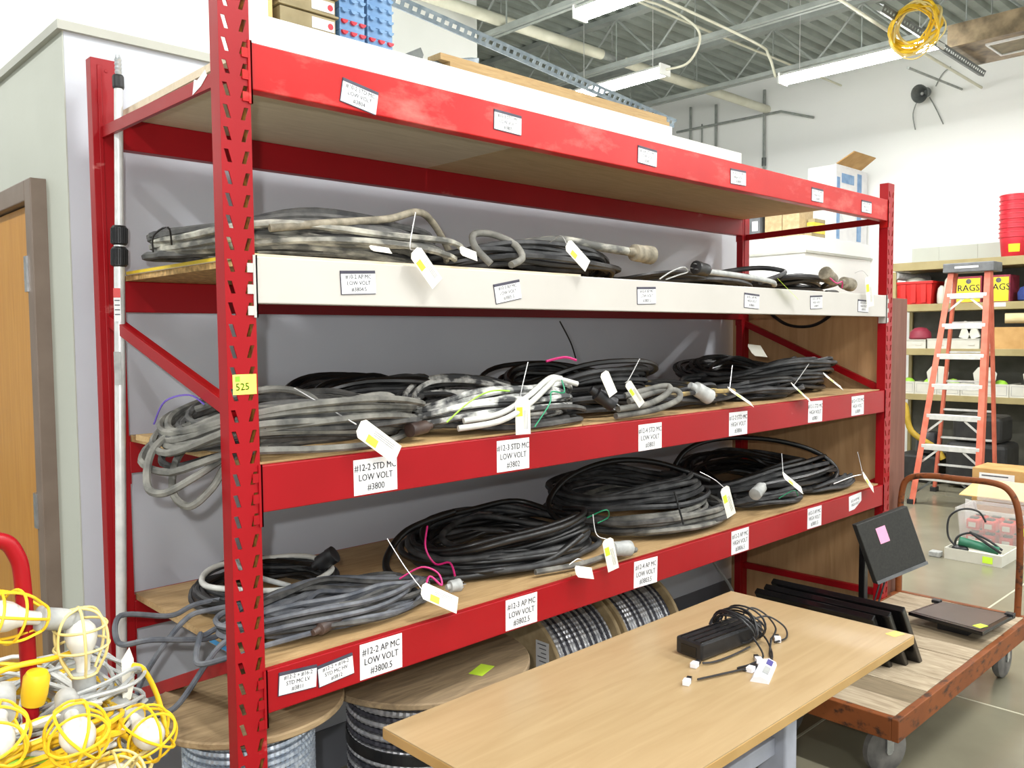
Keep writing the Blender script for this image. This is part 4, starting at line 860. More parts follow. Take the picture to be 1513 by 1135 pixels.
for k, (pts, mt, lab) in enumerate((
    ([(-.62, -.3, 1.02), (-.5, -.28, 1.04), (-.40, -.26, 1.02), (-.33, -.22, .98), (-.30, -.2, .90), (-.31, -.2, .78)], 'yellow', 'yellow cord strand arching over the front of the light pile'),
    ([(-.66, -.3, 1.06), (-.55, -.28, 1.045), (-.44, -.27, 1.0), (-.36, -.25, .985)], 'cable_pure', 'white cord strand lying across the front of the light pile'),
    ([(-.64, -.28, 1.09), (-.54, -.27, 1.08), (-.45, -.25, 1.06), (-.38, -.2, 1.05)], 'cable_pure', 'white cord strand below the upright caged light'),
    ([(-.62, -.29, 1.035), (-.52, -.28, 1.02), (-.44, -.27, .995)], 'lime', 'lime green strand among the cords'),
    ([(-.27, -.1, 1.07), (-.245, -.09, 1.05), (-.215, -.08, .98), (-.205, -.1, .90)], 'yellow', 'cut yellow cord end standing at the right of the pile'),
    ([(-.62, -.2, 1.14), (-.52, -.18, 1.155), (-.43, -.14, 1.14), (-.38, -.1, 1.13)], 'yellow', 'yellow cord strand behind the upright caged light'))):
    m = MB(); m.tube(spline(pts, 8), .0055 if mt != 'lime' else .0065, 8); tag(m.build('light_cord', mt, None, pts[0], smooth=True), lab, 'cord', 'cords of the string lights')
def caged_light(cmat, label):
    t = thing('caged_light', label, 'work light', (0, 0, 0), 'caged work lights in the pile')
    m = MB(); m.lathe([(.012, -.075), (.019, -.065), (.0215, -.03), (.0215, -.004), (.024, 0), (.024, .008), (.018, .01)], (0, 0, 0), (0, 0, 1), 18); m.build('socket', 'plug_grey', t, smooth=True)
    m = MB()
    prof = [(.024, .002), (.034, .02), (.046, .045), (.051, .075), (.046, .105), (.030, .128), (.0, .136)]
    for k in range(6):
        a = 2*PI*k/6; m.tube(spline([(r*math.cos(a), r*math.sin(a), z) for r, z in prof], 4), .0028, 6)
    for r, z in ((.0255, .004), (.0495, .06), (.0475, .10)): m.tube([(r*math.cos(2*PI*j/28), r*math.sin(2*PI*j/28), z) for j in range(28)], .0026, 6, closed=True)
    m.build('cage', cmat, t, smooth=True)
    m = MB(); m.lathe([(.013, .01), (.0135, .03), (.02, .048), (.0275, .066), (.0295, .082), (.026, .097), (.016, .108), (.004, .1125)], (0, 0, 0), (0, 0, 1), 22); m.build('bulb', 'bulb', t, smooth=True)
    return t
def aim(o, loc, d, spin=0):
    q = Vector(d).to_track_quat('Z', 'Y').to_matrix().to_4x4(); o.matrix_world = Matrix.Translation(Vector(loc)) @ q @ Matrix.Rotation(spin, 4, 'Z'); return o
ya = caged_light('yellow', 'yellow caged light facing out in the middle of the pile front'); wa = caged_light('yellow_pale', 'pale caged light standing upright on top of the pile')
def cl(src, loc, d, label, spin=0):
    o = copy_tree(src, loc); o['label'] = label; return aim(o, loc, d, spin)
aim(wa, (-.372, -.12, 1.085), (-.03, -.02, 1), .3)
def front(c, d):
    d = Vector(d).normalized(); return Vector(c)-d*.07, d
l, d = front((-.450, -.335, 1.067), (-.15, -.95, -.12)); aim(ya, l, d, .2)
for c, dd, lab, sp, src in (((-.297, -.235, .983), (.05, -.95, -.1), 'yellow caged light at the right edge of the pile beside the rack', .5, ya), ((-.572, -.335, 1.10), (-.3, -.9, -.2), 'yellow caged light cut by the left frame edge low in the pile', .4, ya),
                            ((-.384, -.315, .945), (-.1, -.7, .6), 'pale caged light at the bottom edge of the pile', .6, wa)):
    l, d = front(c, dd); cl(src, l, d, lab, sp)
cl(ya, (-.44, -.12, 1.215), (-.93, -.2, .32), 'yellow caged light lying on its side at the upper left of the pile', .1)
m = MB(); m.lathe([(.0, -.02), (.020, -.02), (.023, .0), (.023, .032), (.018, .042), (.0, .043)], (-.47, -.16, 1.09), (.1, -.2, 1), 20); tag(m.build('lamp_socket', 'yellow', None, (-.455, -.16, 1.08), smooth=True), 'empty yellow lamp socket behind the cords left of the upright light', 'socket')
m = MB(); m.prism([(0, 0), (.03, -.01), (.045, .02), (.045, .07), (.03, .10), (.0, .085)], (-.30, -.12, 1.01), (.75, .65, 0), (0, 0, 1), (.001, .001, 0)); tag(m.build('card_tag', 'tag', None, (-.33, -.12, 1.0)), 'creased pale card tag at the right of the light pile', 'tag')

# ================================================================== on top of the office roof
RZ = 2.93
t = thing('storage_box', 'cardboard box with white print label at the top left above the rack', 'box', (.62, 1.2, RZ))
m = MB(); m.box(.50, .715, 1.06, 1.36, RZ, RZ+.16); m.build('carton', 'card_light', t, bevel=.003)
m = MB(); m.box(.515, .695, 1.058, 1.0595, RZ+.012, RZ+.15, 0)
for k in range(3): m.box(.54, .66-.02*k, 1.057, 1.0579, RZ+.115-.03*k, RZ+.121-.03*k, 1)
m.build('print_label', ['paper', 'ink_faint'], t)
for k in range(4):
    z = RZ+k*.072; t = thing('tan_tray', ['lowest', 'second lowest', 'third', 'topmost visible'][k]+' tan tray with red dot label in the stack above the rack', 'tray', (.86, 1.2, z), 'tan trays on the roof')
    m = MB(); m.box(.745+.005*k, .985, 1.06, 1.36, z+.008, z+.068); m.build('tray_body', 'tan_tray', t)
    m = MB(); m.box(.735, .995, 1.05, 1.37, z, z+.0075); m.build('tray_lip', 'tan_tray', t)
    m = MB(); m.box(.88, .98, 1.0575, 1.0595, z+.016, z+.058); m.build('label_card', 'paper', t); m = MB(); m.cyl((.962, 1.0572, z+.036), (.962, 1.0555, z+.036), .012, 14); m.build('red_dot', 'tub_red', t)
for c, (x0, x1) in enumerate(((1.005, 1.13), (1.137, 1.268))):
    for k in range(6):
        z = RZ+k*.043; nm = ['lowest', 'second', 'third', 'fourth', 'fifth', 'topmost'][k]
        t = thing('blue_tray', nm+' blue plastic tray in the '+('left' if c == 0 else 'right')+' stack above the rack', 'tray', ((x0+x1)/2, 1.2, z), 'blue trays on the roof')
        m = MB(); m.box(x0+.004, x1-.004, 1.065, 1.35, z, z+.041); m.build('tray_body', 'blue_tray', t)
        m = MB()
        for q in range(3):
            xc = x0+.022+q*(x1-x0-.04)/2
            m.prism([(.014*math.cos(a*PI/8), .014*math.sin(a*PI/8)) for a in range(8, 17)], (xc, 1.064, z+.038), (1, 0, 0), (0, 0, 1), (0, -.012, 0), 0)
        m.build('scallop_tabs', 'tub_red' if (k == 1 and c == 0) or k == 0 else 'blue_tray', t)
m = MB(); m.prism([(0, 0), (.09, 0), (.10, .03), (.085, .058), (0, .012)], (1.325, 1.06, RZ), (1, 0, 0), (0, 0, 1), (0, .1, 0)); tag(m.build('wedge_bracket', 'strut_dark', None, (1.36, 1.1, RZ)), 'dark wedge shaped bracket beside the blue trays', 'bracket')
for k, (z, y) in enumerate(((RZ, 1.045), (RZ+.0285, 1.05))):
    m = MB(); m.box(1.56-.05*k, 3.185-.02*k, y, y+.09, z+.0002, z+.028); tag(m.build('lumber', 'pine', None, (2.4, 1.1, z)), ['lower', 'upper'][k]+' long pine board lying along the roof edge', 'lumber', 'pine boards on the roof')
def strut(label, p0, p1, up, w=.041, h=.041, pitch=.05, mat='strut', slots=True):
    p0, p1 = Vector(p0), Vector(p1); d = (p1-p0).normalized(); up = Vector(up); n = (up-d*up.dot(d)).normalized(); s = d.cross(n).normalized(); L = (p1-p0).length
    t = thing('slotted_strut', label, 'strut', p0)
    m = MB(); e = w*.32
    for q in (-1, 1): m.bar(p0+s*(q*(w/2-e/2)), p1+s*(q*(w/2-e/2)), e, .003, up=n)
    k = 0
    while k*pitch < L:
        a = p0+d*(k*pitch); m.bar(a, a+d*min(pitch*.42, L-k*pitch), w-2*e+.001, .003, up=n); k += 1
    m.build('slotted_face', mat, t)
    for q in (-1, 1):
        m = MB(); m.bar(p0+s*(q*(w/2-.0015))-n*(h/2), p1+s*(q*(w/2-.0015))-n*(h/2), .003, h, up=n); m.build('flange', mat, t)
    return t
strut('long galvanised slotted strut sloping down to the lumber above the rack', (1.0, 1.13, 3.215), (3.36, 1.13, 2.995), (0, -.8, -.35), .05, .041, .045)
strut('short grey strut propped under the long slotted strut', (1.46, 1.07, RZ+.01), (1.95, 1.32, 3.12), (0, -.2, 1), .041, .03, .05)

# ================================================================== far store roof
SZ = 2.92
t = thing('appliance_carton', 'tall blue and white carton with an open flap on the far store roof', 'box', (9.8, 3.4, SZ))
m = MB(); m.box(9.6, 10.5, 3.12, 3.5, SZ, SZ+.95); m.build('carton', 'paper', t)
for a, b, c, d in ((9.62, 9.70, .02, .80), (10.2, 10.32, .02, .90), (9.75, 10.1, .74, .86)):
    m = MB(); m.box(a, b, 3.115, 3.1195, SZ+c, SZ+d); m.build('blue_print', 'blue_tray', t)
m = MB(); m.lathe([(.20, 0), (.2, .003)], (9.95, 3.1165, SZ+.40), (0, -1, 0), 24); m.build('round_picture', 'white', t)
m = MB(); m.prism([(0, 0), (.7, 0), (.66, .25), (.04, .25)], (9.6, 3.115, SZ+.955), (1, 0, 0), (0, -.85, .5), (0, .01, .01)); m.build('flap', 'card', t)
m = MB(); m.box(8.85, 9.25, 3.75, 4.4, SZ, SZ+.36, 0); m.box(8.848, 8.8499, 3.78, 3.86, SZ+.12, SZ+.24, 1); tag(m.build('grey_box', ['grey_plastic', 'paper'], None, (9.05, 4.0, SZ)), 'dark grey box on the far store roof seen through the rack end', 'box')
for k, (y0, y1) in enumerate(((3.45, 3.68), (3.22, 3.44))):
    m = MB(); m.box(8.85, 9.2, y0, y1, SZ, SZ+.40); tag(m.build('brown_box', 'reel_card', None, (9.0, y0, SZ)), ['brown box beside the dark grey box on the far store roof', 'brown box nearest the corner of the far store roof'][k], 'box')
for k in range(5):
    m = MB(); z = SZ+.045*k; m.box(8.95+.02*k, 9.3, 3.11, 3.2, z, z+.042); tag(m.build('folder', 'tape' if k % 2 else 'tan_tray', None, (9.1, 3.15, z)), 'olive paper folder, number '+['one', 'two', 'three', 'four', 'five'][k]+' from the bottom of the far stack', 'folder', 'folders on the far store roof')

# ================================================================== hung from the roof, far wall
t = thing('yellow_cord_coil', 'coil of bright yellow cord hanging from the ceiling strut', 'cord', (6.6, 1.02, 4.3))
rnd = random.Random(5)
for k in range(11):
    m = MB(); a = .15+.05*rnd.random(); h = .30+.12*rnd.random(); yo = rnd.uniform(-.05, .05); zt = 4.40+.04*rnd.random(); xo = rnd.uniform(-.05, .05); big = k < 5
    pts = [(6.6+xo+.03*math.sin(3*q*2*PI/20+k), 1.02+yo+a*math.sin(q*2*PI/20)*(1+.1*math.sin(q+k)), zt+.06-h*.5+h*.55*math.cos(q*2*PI/20)-(.03 if not big else 0)) for q in range(20)]
    m.tube(spline(pts, 3, True), .013 if big else .0065, 7, closed=True); m.build('cord_loop', 'yellow' if k % 3 else 'yellow_pale', t, smooth=True)
strut('dark slotted channel hung below the roof by the yellow cord', (6.3, 1.16, 4.42), (8.9, 1.2, 4.42), (0, -.9, -.4), .06, .05, .06, 'strut_dark')
t = thing('ceiling_heater', 'stained metal heater box with a slot hung below the roof', 'heater', (8.45, .2, 4.5))
m = MB(); m.box(8.03, 8.84, -1.6, 1.27, 4.505, 4.72); m.build('hood', 'heater', t, bevel=.006)
m = MB(); m.box(8.2, 8.6, -.6, .95, 4.497, 4.5045); m.build('grille', 'heater_slot', t); m = MB(); m.box(8.17, 8.2, -.62, .97, 4.485, 4.5045); m.box(8.6, 8.63, -.62, .97, 4.485, 4.5045); m.box(8.2, 8.6, .95, .97, 4.485, 4.5045); m.box(8.2, 8.6, .33, .36, 4.490, 4.5045); m.build('grille_frame', 'alu', t)
for y in (-1.3, 1.0):
    m = MB(); m.cyl((8.43, y, 4.72), (8.43, y, 5.5), .008, 6); m.build('hanger_rod', 'conduit', t)
t = thing('wall_horn', 'small dark horn speaker with loose wires on the far wall', 'speaker', (10.5, 2.41, 4.75))
m = MB(); m.lathe([(.03, 0), (.06, .05), (.065, .09), (.11, .2), (.115, .21), (.10, .205), (.03, .06)], (10.58, 2.38, 4.80), (-.9, .2, -.25), 22); m.build('bell', 'strut_dark', t, smooth=True)
m = MB(); m.sphere((10.44, 2.41, 4.755), .022, 10); m.build('driver', 'plug_grey', t, smooth=True)
for k, pts in enumerate(([(10.58, 2.30, 4.85), (10.57, 2.22, 4.98), (10.57, 2.12, 5.05)], [(10.5, 2.48, 4.72), (10.55, 2.56, 4.55), (10.58, 2.54, 4.35)], [(10.55, 2.36, 4.72), (10.57, 2.28, 4.55), (10.58, 2.2, 4.36)])):
    m = MB(); m.tube(spline(pts, 6), .007, 5); m.build('wire', 'conduit', t, smooth=True)
pipe('conduit_pipe', 'short grey conduit on the far wall above the horn speaker', 'conduit', [(8.9, 1.98, 4.66), (10.55, 1.98, 4.74)], .014, 'conduit')

# ================================================================== ladder
t = thing('step_ladder', 'orange fibreglass step ladder with aluminium steps by the far shelving', 'ladder', (8.4, 1.25, 0))
FL, FR, TL, TR = Vector((8.0, 1.51, 0)), Vector((8.0, .875, 0)), Vector((8.42, 1.32, 2.36)), Vector((8.42, .955, 2.36))
BL, BR = Vector((8.86, 1.60, 0)), Vector((8.86, .99, 0)); TBL, TBR = Vector((8.5, 1.30, 2.36)), Vector((8.5, .975, 2.36))
for p, q in ((FL, TL), (FR, TR)):
    m = MB(); m.bar(p, q, .075, .03, up=(0, 1, 0)); s = 1 if p is FL else -1
    m.bar(p+Vector((-.036, -.014*s, 0)), q+Vector((-.036, -.014*s, 0)), .006, .055, up=(0, 1, 0)); m.build('front_rail', 'orange', t)
for p, q in ((BL, TBL), (BR, TBR)):
    m = MB(); m.bar(p, q, .05, .028, up=(0, 1, 0)); m.build('rear_rail', 'orange', t)
for k in range(1, 8):
    f = k*.3048/2.36; a, b = FL.lerp(TL, f), FR.lerp(TR, f); m = MB(); m.box(a.x-.045, a.x+.04, b.y+.01, a.y-.01, a.z-.055, a.z); st = m.build('step', 'alu_step', t, bevel=.004)
    if k in (1, 2, 3, 7):
        for s, e in ((1, b), (-1, a)):
            m = MB(); m.bar((e.x-.03, e.y+s*.16, e.z-.055), (e.x-.03, e.y+s*.015, e.z-.18), .02, .006, up=(1, 0, 0)); m.build('step_brace', 'alu_step' if k > 1 else 'strut_dark', st)
for f in (.13, .26, .39, .52, .65, .78):
    a, b = BL.lerp(TBL, f), BR.lerp(TBR, f); m = MB(); m.bar(a, b, .03, .02); m.build('rear_bar', 'alu_step', t)
m = MB(); m.box(8.34, 8.60, .90, 1.375, 2.345, 2.44); cp = m.build('top_cap', 'grey_plastic', t, bevel=.008)
m = MB(); m.box(8.337, 8.3395, 1.04, 1.26, 2.385, 2.405); m.build('cap_logo', 'paper', cp)
for e in (FL, FR, BL, BR):
    m = MB(); m.box(e.x-.05, e.x+.05, e.y-.03, e.y+.03, 0, .05); m.build('foot_pad', 'dark_plastic', t, bevel=.004)

# ================================================================== far shelving and stock
SX0, SX1, SY0, SY1 = 9.9, 10.5, -1.2, 2.52
t = thing('storage_shelving', 'long tan steel shelving unit along the far white wall', 'shelving', (10.2, .7, 0))
for zt, zb in ((2.60, 2.50), (2.088, 2.0), (1.547, 1.465), (.99, .915), (.14, .06)):
    m = MB(); m.box(SX0, SX1, SY0, SY1, zb+.0, zt-.002); m.build('shelf', 'shelf_tan', t, bevel=.003)
for y in (SY0+.02, .62, SY1-.02):
    for x in (SX0+.03, SX1-.03):
        m = MB(); m.box(x-.02, x+.02, y-.02, y+.02, 0, 2.49); m.build('post', 'shelf_tan', t)
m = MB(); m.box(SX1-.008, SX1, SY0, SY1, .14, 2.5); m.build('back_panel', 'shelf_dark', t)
m = MB(); m.box(SX1-.006, SX1, SY0, SY1, 2.60, 2.82); 
for y in (2.2, 1.75, 1.3, .8): m.box(SX1-.012, SX1-.006, y-.012, y+.012, 2.60, 2.82)
m.build('back_lip', 'wall_beige', t)
L1, L2, L3, L4, L5 = 2.598, 2.086, 1.545, .988, .138
def bucket(z, lab, full):
    t = thing('red_bucket', lab, 'bucket', (10.2, 1.24, z), 'nested red buckets')
    m = MB(); h = .30; m.lathe([(.138, 0), (.142, .003), (.17, h-.02), (.17, h), (.164, h), (.136, .012), (.0, .012)], (10.2, 1.24, z), (0, 0, 1), 36); b = m.build('pail', 'tub_red', t, smooth=True)
    for q in (h-.005, h-.06): 
        m = MB(); m.lathe([(.168, 0), (.178, .003), (.178, .011), (.168, .014)], (10.2, 1.24, z+q-.012), (0, 0, 1), 36); m.build('rim', 'tub_red', b, smooth=True)
    if full:
        m = MB(); vs = []
        for j in range(9):
            a = PI+(-.75+.75*j/8)+.55
            for r_, zz in ((.149, .06), (.158, .15)): vs.append((10.2+r_*math.cos(a)*1.01, 1.24+r_*math.sin(a)*1.01, z+zz))
        m.add(vs, [(2*j, 2*j+2, 2*j+3, 2*j+1) for j in range(8)]); m.build('yellow_label', 'box_yellow', t)
    return t
bucket(L1, 'bottom red bucket of the nested stack with a yellow label', True)
for k in range(4): bucket(L1+.105*(k+1), ['second', 'third', 'fourth', 'topmost'][k]+' red bucket in the nested stack on the far shelving', False)
def open_bin(label, x0, x1, y0, y1, z, h, mat, cat='bin', rim=.012, ribs=True):
    t = thing('plastic_bin', label, cat, ((x0+x1)/2, (y0+y1)/2, z))
    m = MB(); T = .006; s = .025
    def wall(a0, a1, b0, b1): pass
    o = [(x0+s, y0+s), (x1-s, y0+s), (x1-s, y1-s), (x0+s, y1-s)]; p = [(x0, y0), (x1, y0), (x1, y1), (x0, y1)]
    i0 = [(x0+s+T, y0+s+T), (x1-s-T, y0+s+T), (x1-s-T, y1-s-T), (x0+s+T, y1-s-T)]; i1 = [(x0+T, y0+T), (x1-T, y0+T), (x1-T, y1-T), (x0+T, y1-T)]
    vs = [(a, b, z) for a, b in o]+[(a, b, z+h) for a, b in p]+[(a, b, z+h) for a, b in i1]+[(a, b, z+T) for a, b in i0]
    fs = [(3, 2, 1, 0), (12, 13, 14, 15)]
    for l in range(3):
        for j in range(4): fs.append((l*4+j, l*4+(j+1) % 4, (l+1)*4+(j+1) % 4, (l+1)*4+j))
    m.add(vs, fs); m.build('tub', mat, t)
    m = MB(); m.box(x0-rim, x1+rim, y0-rim, y0-.0005, z+h-.03, z+h); m.box(x0-rim, x1+rim, y1+.0005, y1+rim, z+h-.03, z+h); m.box(x0-rim, x0-.0005, y0, y1, z+h-.03, z+h); m.box(x1+.0005, x1+rim, y0, y1, z+h-.03, z+h); m.build('rim', mat, t, bevel=.003)
    return t
t = open_bin('open red plastic bin with white contents on the far shelving', 9.94, 10.4, 2.06, 2.50, L2, .28, 'bin_red')
for y in (2.16, 2.28, 2.40):
    m = MB(); m.box(9.935, 9.945, y-.03, y+.03, L2+.02, L2+.245); m.build('rib', 'bin_red', t)
m = MB(); m.sphere((10.15, 2.33, L2+.27), .13, 14, (1, 1, .55)); m.sphere((10.15, 2.17, L2+.26), .09, 12, (1, 1, .45)); tag(m.build('white_bundle', 'bin_white', None, (10.15, 2.3, L2+.2), smooth=True), 'white crumpled bundle inside the open red bin', 'bundle')
m = MB(); m.cyl((9.93, 2.49, L2+.36), (10.45, 2.30, L2+.33), .05, 14); tag(m.build('grey_roll', 'plug_grey', None, (10.2, 2.4, L2+.34), smooth=True), 'grey roll resting above the open red bin', 'roll')
for y, h, w, mt, lab in ((1.99, .22, .05, 'bin_white', 'small white bag beside the red bin on the far shelving'), (1.90, .33, .065, 'bin_white', 'tall white bag beside the ladder top on the far shelving')):
    m = MB(); m.lathe([(w*.8, 0), (w, .02), (w*1.05, h*.5), (w*.8, h*.85), (w*.3, h)], (10.05, y, L2), (0, 0, 1), 14); tag(m.build('white_bag', mt, None, (10.05, y, L2), smooth=True), lab, 'bag')
for k, (y0, y1) in enumerate(((1.52, 1.80), (1.22, 1.46))):
    t = thing('rag_box', ['yellow and purple RAGS carton seen between the ladder rails', 'yellow and purple RAGS carton right of the ladder'][k], 'box', (10.1, (y0+y1)/2, L2), 'rag cartons')
    m = MB(); m.box(9.97, 10.3, y0, y1, L2, L2+.31); m.build('carton', 'purple', t)
    m = MB(); m.box(9.965, 9.9695, y0+.015, y1-.01, L2+.01, L2+.285); m.build('yellow_panel', 'box_yellow', t)
    m = MB(); put_text(m, 'RAGS', .105, (9.964, (y0+y1)/2, L2+.17), (0, -1, 0), (0, 0, 1), 0, sx=.95); m.lathe([(.03, 0), (.03, .001)], (9.9645, (y0+y1)/2, L2+.25), (-1, 0, 0), 14, 0); m.build('lettering', 'ink', t)
m = MB(); m.lathe([(.06, 0), (.095, .02), (.1, .1), (.07, .16), (.02, .18)], (10.1, 1.08, L2), (0, 0, 1), 14); tag(m.build('blue_bag', 'blue_bag', None, (10.1, 1.08, L2), smooth=True), 'dark blue bag on the far shelving right of the rag cartons', 'bag')
m = MB(); m.box(9.895, 9.8995, 1.24, 1.36, 2.03, 2.075); tag(m.build('shelf_card', 'paper', None, (9.897, 1.3, 2.05)), 'white card stuck on the shelf edge right of the ladder', 'card')
# third level: boxes, bag, roll
m = MB(); m.lathe([(.058, 0), (.058, .7), (.045, .7), (.045, .0)], (9.92, 1.25, 1.895), (.25, -1, 0), 22); tag(m.build('card_tube', 'tube_card', None, (9.92, 1.25, 1.895), smooth=True), 'cardboard tube lying on the cartons of the far shelving', 'tube')
for y0, y1, h, mt, lab in ((2.12, 2.46, .11, 'bin_white', 'low white box at the left of the third far shelf'), (1.86, 2.10, .12, 'bin_white', 'low white box left of the ladder rail on the third far shelf'), (1.52, 1.83, .12, 'bin_white', 'long white box between the ladder rails on the third far shelf')):
    m = MB(); m.box(9.93, 10.25, y0, y1, L3, L3+h-.01); m.box(9.922, 10.258, y0-.004, y1+.004, L3+h-.0095, L3+h); m.box(9.9212, 9.9295, y0+.05, y0+.12, L3+.04, L3+.055); tag(m.build('low_box', mt, None, (10.1, y0, L3)), lab, 'box')
m = MB(); m.lathe([(.11, 0), (.13, .02), (.12, .09), (.07, .14), (.02, .15)], (10.08, 2.24, L3+.11), (0, 0, 1), 14); tag(m.build('plastic_bag', 'purple', None, (10.08, 2.24, L3+.11), smooth=True), 'plastic bag of dark red parts on the low white boxes', 'bag')
for k, (y, a) in enumerate(((1.70, .3), (1.60, -.4))):
    m = MB(); m.X = frame_at((10.0, y, L3+.18), 0, a); m.box(-.005, .03, -.05, .05, -.06, .14 if k == 0 else .08); m.X = None; tag(m.build('white_card', 'bin_white', None, (10, y, L3+.18)), ['tilted white card standing behind the upper ladder step', 'small white block tilted beside the tilted card'][k], 'card')
for k, (x0, y0, y1, h) in enumerate(((9.93, .55, 1.36, .25), (9.95, 1.40, 1.50, .17))):
    m = MB(); m.box(x0, 10.35, y0, y1, L3, L3+h, 0); m.box(x0-.003, x0-.0002, y0+.1*(k == 0), y0+.16*(k == 0)+.02, L3+.04, L3+.08, 1); tag(m.build('carton', ['card', 'paper'] if k == 0 else ['bin_white', 'paper'], None, (10.1, y0, L3)), ['tan carton under the cardboard tube on the far shelving', 'white carton beside the tan carton on the third far shelf'][k], 'box')
# fourth level: white scalloped bins
names = ['leftmost', 'second', 'third', 'fourth', 'fifth', 'sixth']
for k in range(6):
    y1 = 2.50-.262*k; y0 = y1-.256; t = thing('card_bin', names[k]+' white card bin with shaped front from the left on the fourth far shelf', 'bin', (10.1, y0, L4), 'white card bins')
    m = MB(); m.box(9.93, 9.936, y0, y1, L4, L4+.15); m.build('front', 'bin_white', t)
    hw = (y1-y0)/2; sgn = (k % 2)*2-1; c = y0 if sgn > 0 else y1
    pol = [(0, .15), (.235*hw/.128*.45, .15), (.11, .18), (.125, .27), (.07, .34), (.0, .345)]
    m = MB(); m.prism([(p*sgn, q) for p, q in pol], (9.945, c, L4), (0, 1, 0), (0, 0, 1), (.006, 0, 0)); m.build('shaped_side', 'bin_white', t)
    m = MB(); m.box(9.952, 10.35, y0, y0+.005, L4, L4+.15); m.box(9.952, 10.35, y1-.005, y1, L4, L4+.15); m.box(9.952, 10.35, y0+.005, y1-.005, L4, L4+.006); m.build('body', 'bin_white', t)
    m = MB()
    for a, b, c_, d in ((y0+.02, y1-.02, .125, .128), (y0+.02, y1-.02, .02, .023), (y0+.02, y0+.023, .02, .128), (y1-.023, y1-.02, .02, .128)): m.box(9.9285, 9.9299, a, b, L4+c_, L4+d)
    m.build('printed_outline', 'ink_faint', t)
    if k in (0, 1, 2, 4):
        m = MB(); m.sphere((10.08, (y0+y1)/2, L4+.12), .08, 12, (1, 1, .9)); tag(m.build('green_item', 'lime', None, (10.08, y0, L4+.05), smooth=True), 'lime green item in the '+names[k]+' white card bin', 'item')
# on the floor below
t = thing('tool_case', 'black soft tool case on the floor behind the ladder', 'case', (9.4, 1.3, 0))
m = MB(); m.box(9.2, 9.7, 1.0, 1.62, 0.02, .52); b = m.build('body', 'machine', t, bevel=.05)
m = MB(); m.box(9.22, 9.66, 1.06, 1.56, .52, .82); m.build('upper_pouch', 'machine', t, bevel=.05)
m = MB(); m.box(9.197, 9.1995, 1.28, 1.52, .42, .46); m.build('name_plate', 'plug_grey', b)
t = thing('yellow_machine', 'yellow and black machine on the floor left behind the ladder', 'machine', (9.5, 1.95, 0))
m = MB(); m.box(9.3, 9.7, 1.72, 2.2, 0, .32); m.build('body', 'machine', t, bevel=.03)
m = MB(); m.tube(spline([(9.28, 2.2, .1), (9.28, 2.18, .75), (9.28, 2.1, .9), (9.28, 2.02, .6), (9.28, 1.75, .42), (9.28, 1.66, .3)], 6), .035, 10); m.build('frame_tube', 'machine_yellow', t, smooth=True)
m = MB(); m.lathe([(.05, 0), (.14, .02), (.14, .2), (.1, .26)], (9.5, 1.9, .32), (0, 0, 1), 20); m.build('motor', 'dark_plastic', t, smooth=True)
m = MB(); m.tube(spline([(9.75, .5, .0), (9.7, .62, .5), (9.65, .75, .95), (9.62, .60, 1.0), (9.6, .45, .92)], 6), .03, 8); m.tube(spline([(9.7, .62, .5), (9.6, .35, .4), (9.6, .3, .0)], 6), .025, 8); tag(m.build('folded_stand', 'machine', None, (9.7, .5, 0), smooth=True), 'dark folded stand on the floor right of the ladder', 'stand')
t = thing('carton', 'tan carton with white shipping label right of the ladder', 'box', (8.2, .6, 0))
m = MB(); m.box(7.55, 7.95, .15, .80, 0, .50); m.build('box', 'card', t, bevel=.004); m = MB(); m.box(7.548, 7.5498, .45, .74, .32, .46, 0)
for k in range(3): m.box(7.547, 7.5479, .50, .72-.03*k, .43-.04*k, .442-.04*k, 1)
m.build('shipping_label', ['paper', 'ink'], t)
t = thing('open_carton', 'open pale carton with raised flap behind the clear tote', 'box', (7.2, .4, 0))
m = MB(); m.box(6.98, 7.5, .05, .62, 0, .26); m.build('box', 'card', t); m = MB(); m.prism([(0, 0), (.75, 0), (.72, .4), (.03, .42)], (6.98, .72, .33), (0, -1, 0), (.95, 0, .22), (0, 0, .008)); m.build('flap', 'card_light', t)
m = MB(); m.prism([(0, 0), (.12, .02), (.1, .2), (.02, .22)], (6.96, .66, .10), (0, -1, 0), (-.3, 0, 1), (.004, 0, 0)); m.build('paper_flap', 'paper', t)
t = open_bin('clear plastic tote full of red battery packs on the floor', 6.52, 6.92, .0, .58, 0, .31, 'clear', 'tote')
m = MB(); m.prism([(-.27, 0), (.27, 0), (.27, .12), (.22, .18), (-.22, .18), (-.27, .12)], (6.93, .29, .315), (0, 1, 0), (.15, 0, 1), (.008, 0, 0)); m.build('lid', 'clear', t)
m = MB(); m.box(6.503, 6.5055, .03, .12, .15, .21); m.build('sticker', 'neon', t)
k = 0
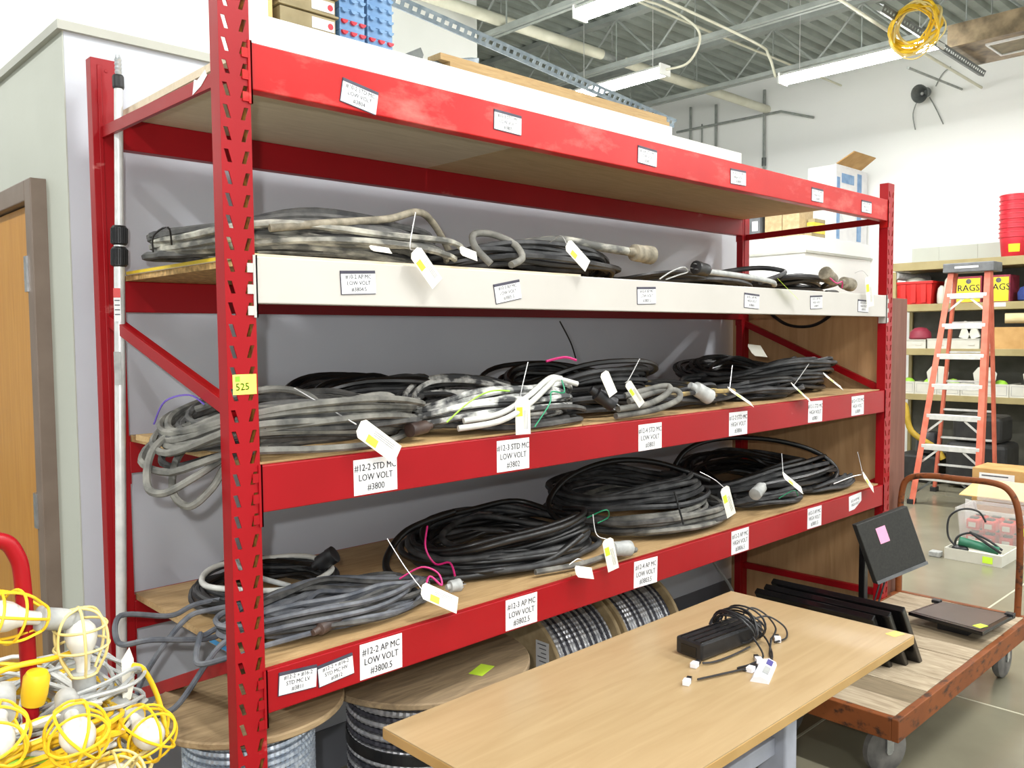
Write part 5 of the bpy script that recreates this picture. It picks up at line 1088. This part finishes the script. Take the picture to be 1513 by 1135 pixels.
for x in (6.63, 6.78):
    for z in (.012, .13):
        for y in (.1, .23, .36, .48):
            u = thing('battery_pack', 'red battery pack in the clear tote', 'battery', (x, y, z), 'red battery packs in the tote')
            m = MB(); m.box(x-.05, x+.05, y-.05, y+.05, z, z+.085); m.build('pack', 'bin_red', u, bevel=.012)
            m = MB(); m.box(x-.052, x-.0505, y-.025, y+.03, z+.02, z+.06); m.build('sticker', 'bin_white', u)
            m = MB(); m.box(x-.03, x+.03, y-.03, y+.03, z+.0855, z+.10); m.build('terminal', 'dark_plastic', u, bevel=.004); k += 1
t = thing('tool_tray', 'shallow white card tray holding green hand tools on the floor', 'tray', (6.2, .3, 0))
m = MB(); m.box(6.0, 6.008, .09, .49, 0, .085); m.box(6.40, 6.408, .09, .49, 0, .085); m.box(6.008, 6.40, .09, .098, 0, .085); m.box(6.008, 6.40, .482, .49, 0, .085); m.box(6.008, 6.40, .098, .482, 0, .006); m.build('tray', 'bin_white', t)
m = MB(); m.box(5.9975, 5.9995, .15, .22, .015, .065); m.build('sticker', 'neon', t)
t = thing('hydraulic_pump', 'green hand pump with black hose in the white tray', 'tool', (6.2, .3, .01))
m = MB(); m.cyl((6.1, .42, .13), (6.2, .17, .075), .036, 16, .03); m.build('body', 'green_tool', t, smooth=True)
m = MB(); m.cyl((6.15, .36, .20), (6.12, .13, .08), .010, 10); m.build('handle', 'dark_plastic', t, smooth=True)
m = MB(); m.tube(spline([(6.1, .44, .08), (6.1, .50, .16), (6.12, .50, .30), (6.15, .42, .37), (6.2, .32, .36), (6.22, .27, .28)], 8), .008, 8); m.build('hose', 'dark_plastic', t, smooth=True)
m = MB(); m.tube(spline([(6.1, .45, .06), (6.12, .44, .15), (6.16, .36, .19), (6.2, .25, .15), (6.22, .15, .08)], 8), .009, 8); m.build('hose', 'dark_plastic', t, smooth=True)
m = MB(); m.sphere((6.1, .41, .07), .045, 12, (1, 1.4, .7)); m.build('grip', 'dark_plastic', t, smooth=True)
m = MB(); m.box(5.98, 6.06, .52, .60, 0, .04); tag(m.build('white_block', 'plug_grey', None, (6.0, .56, 0), bevel=.006), 'small pale block on the floor left of the tool tray', 'block')
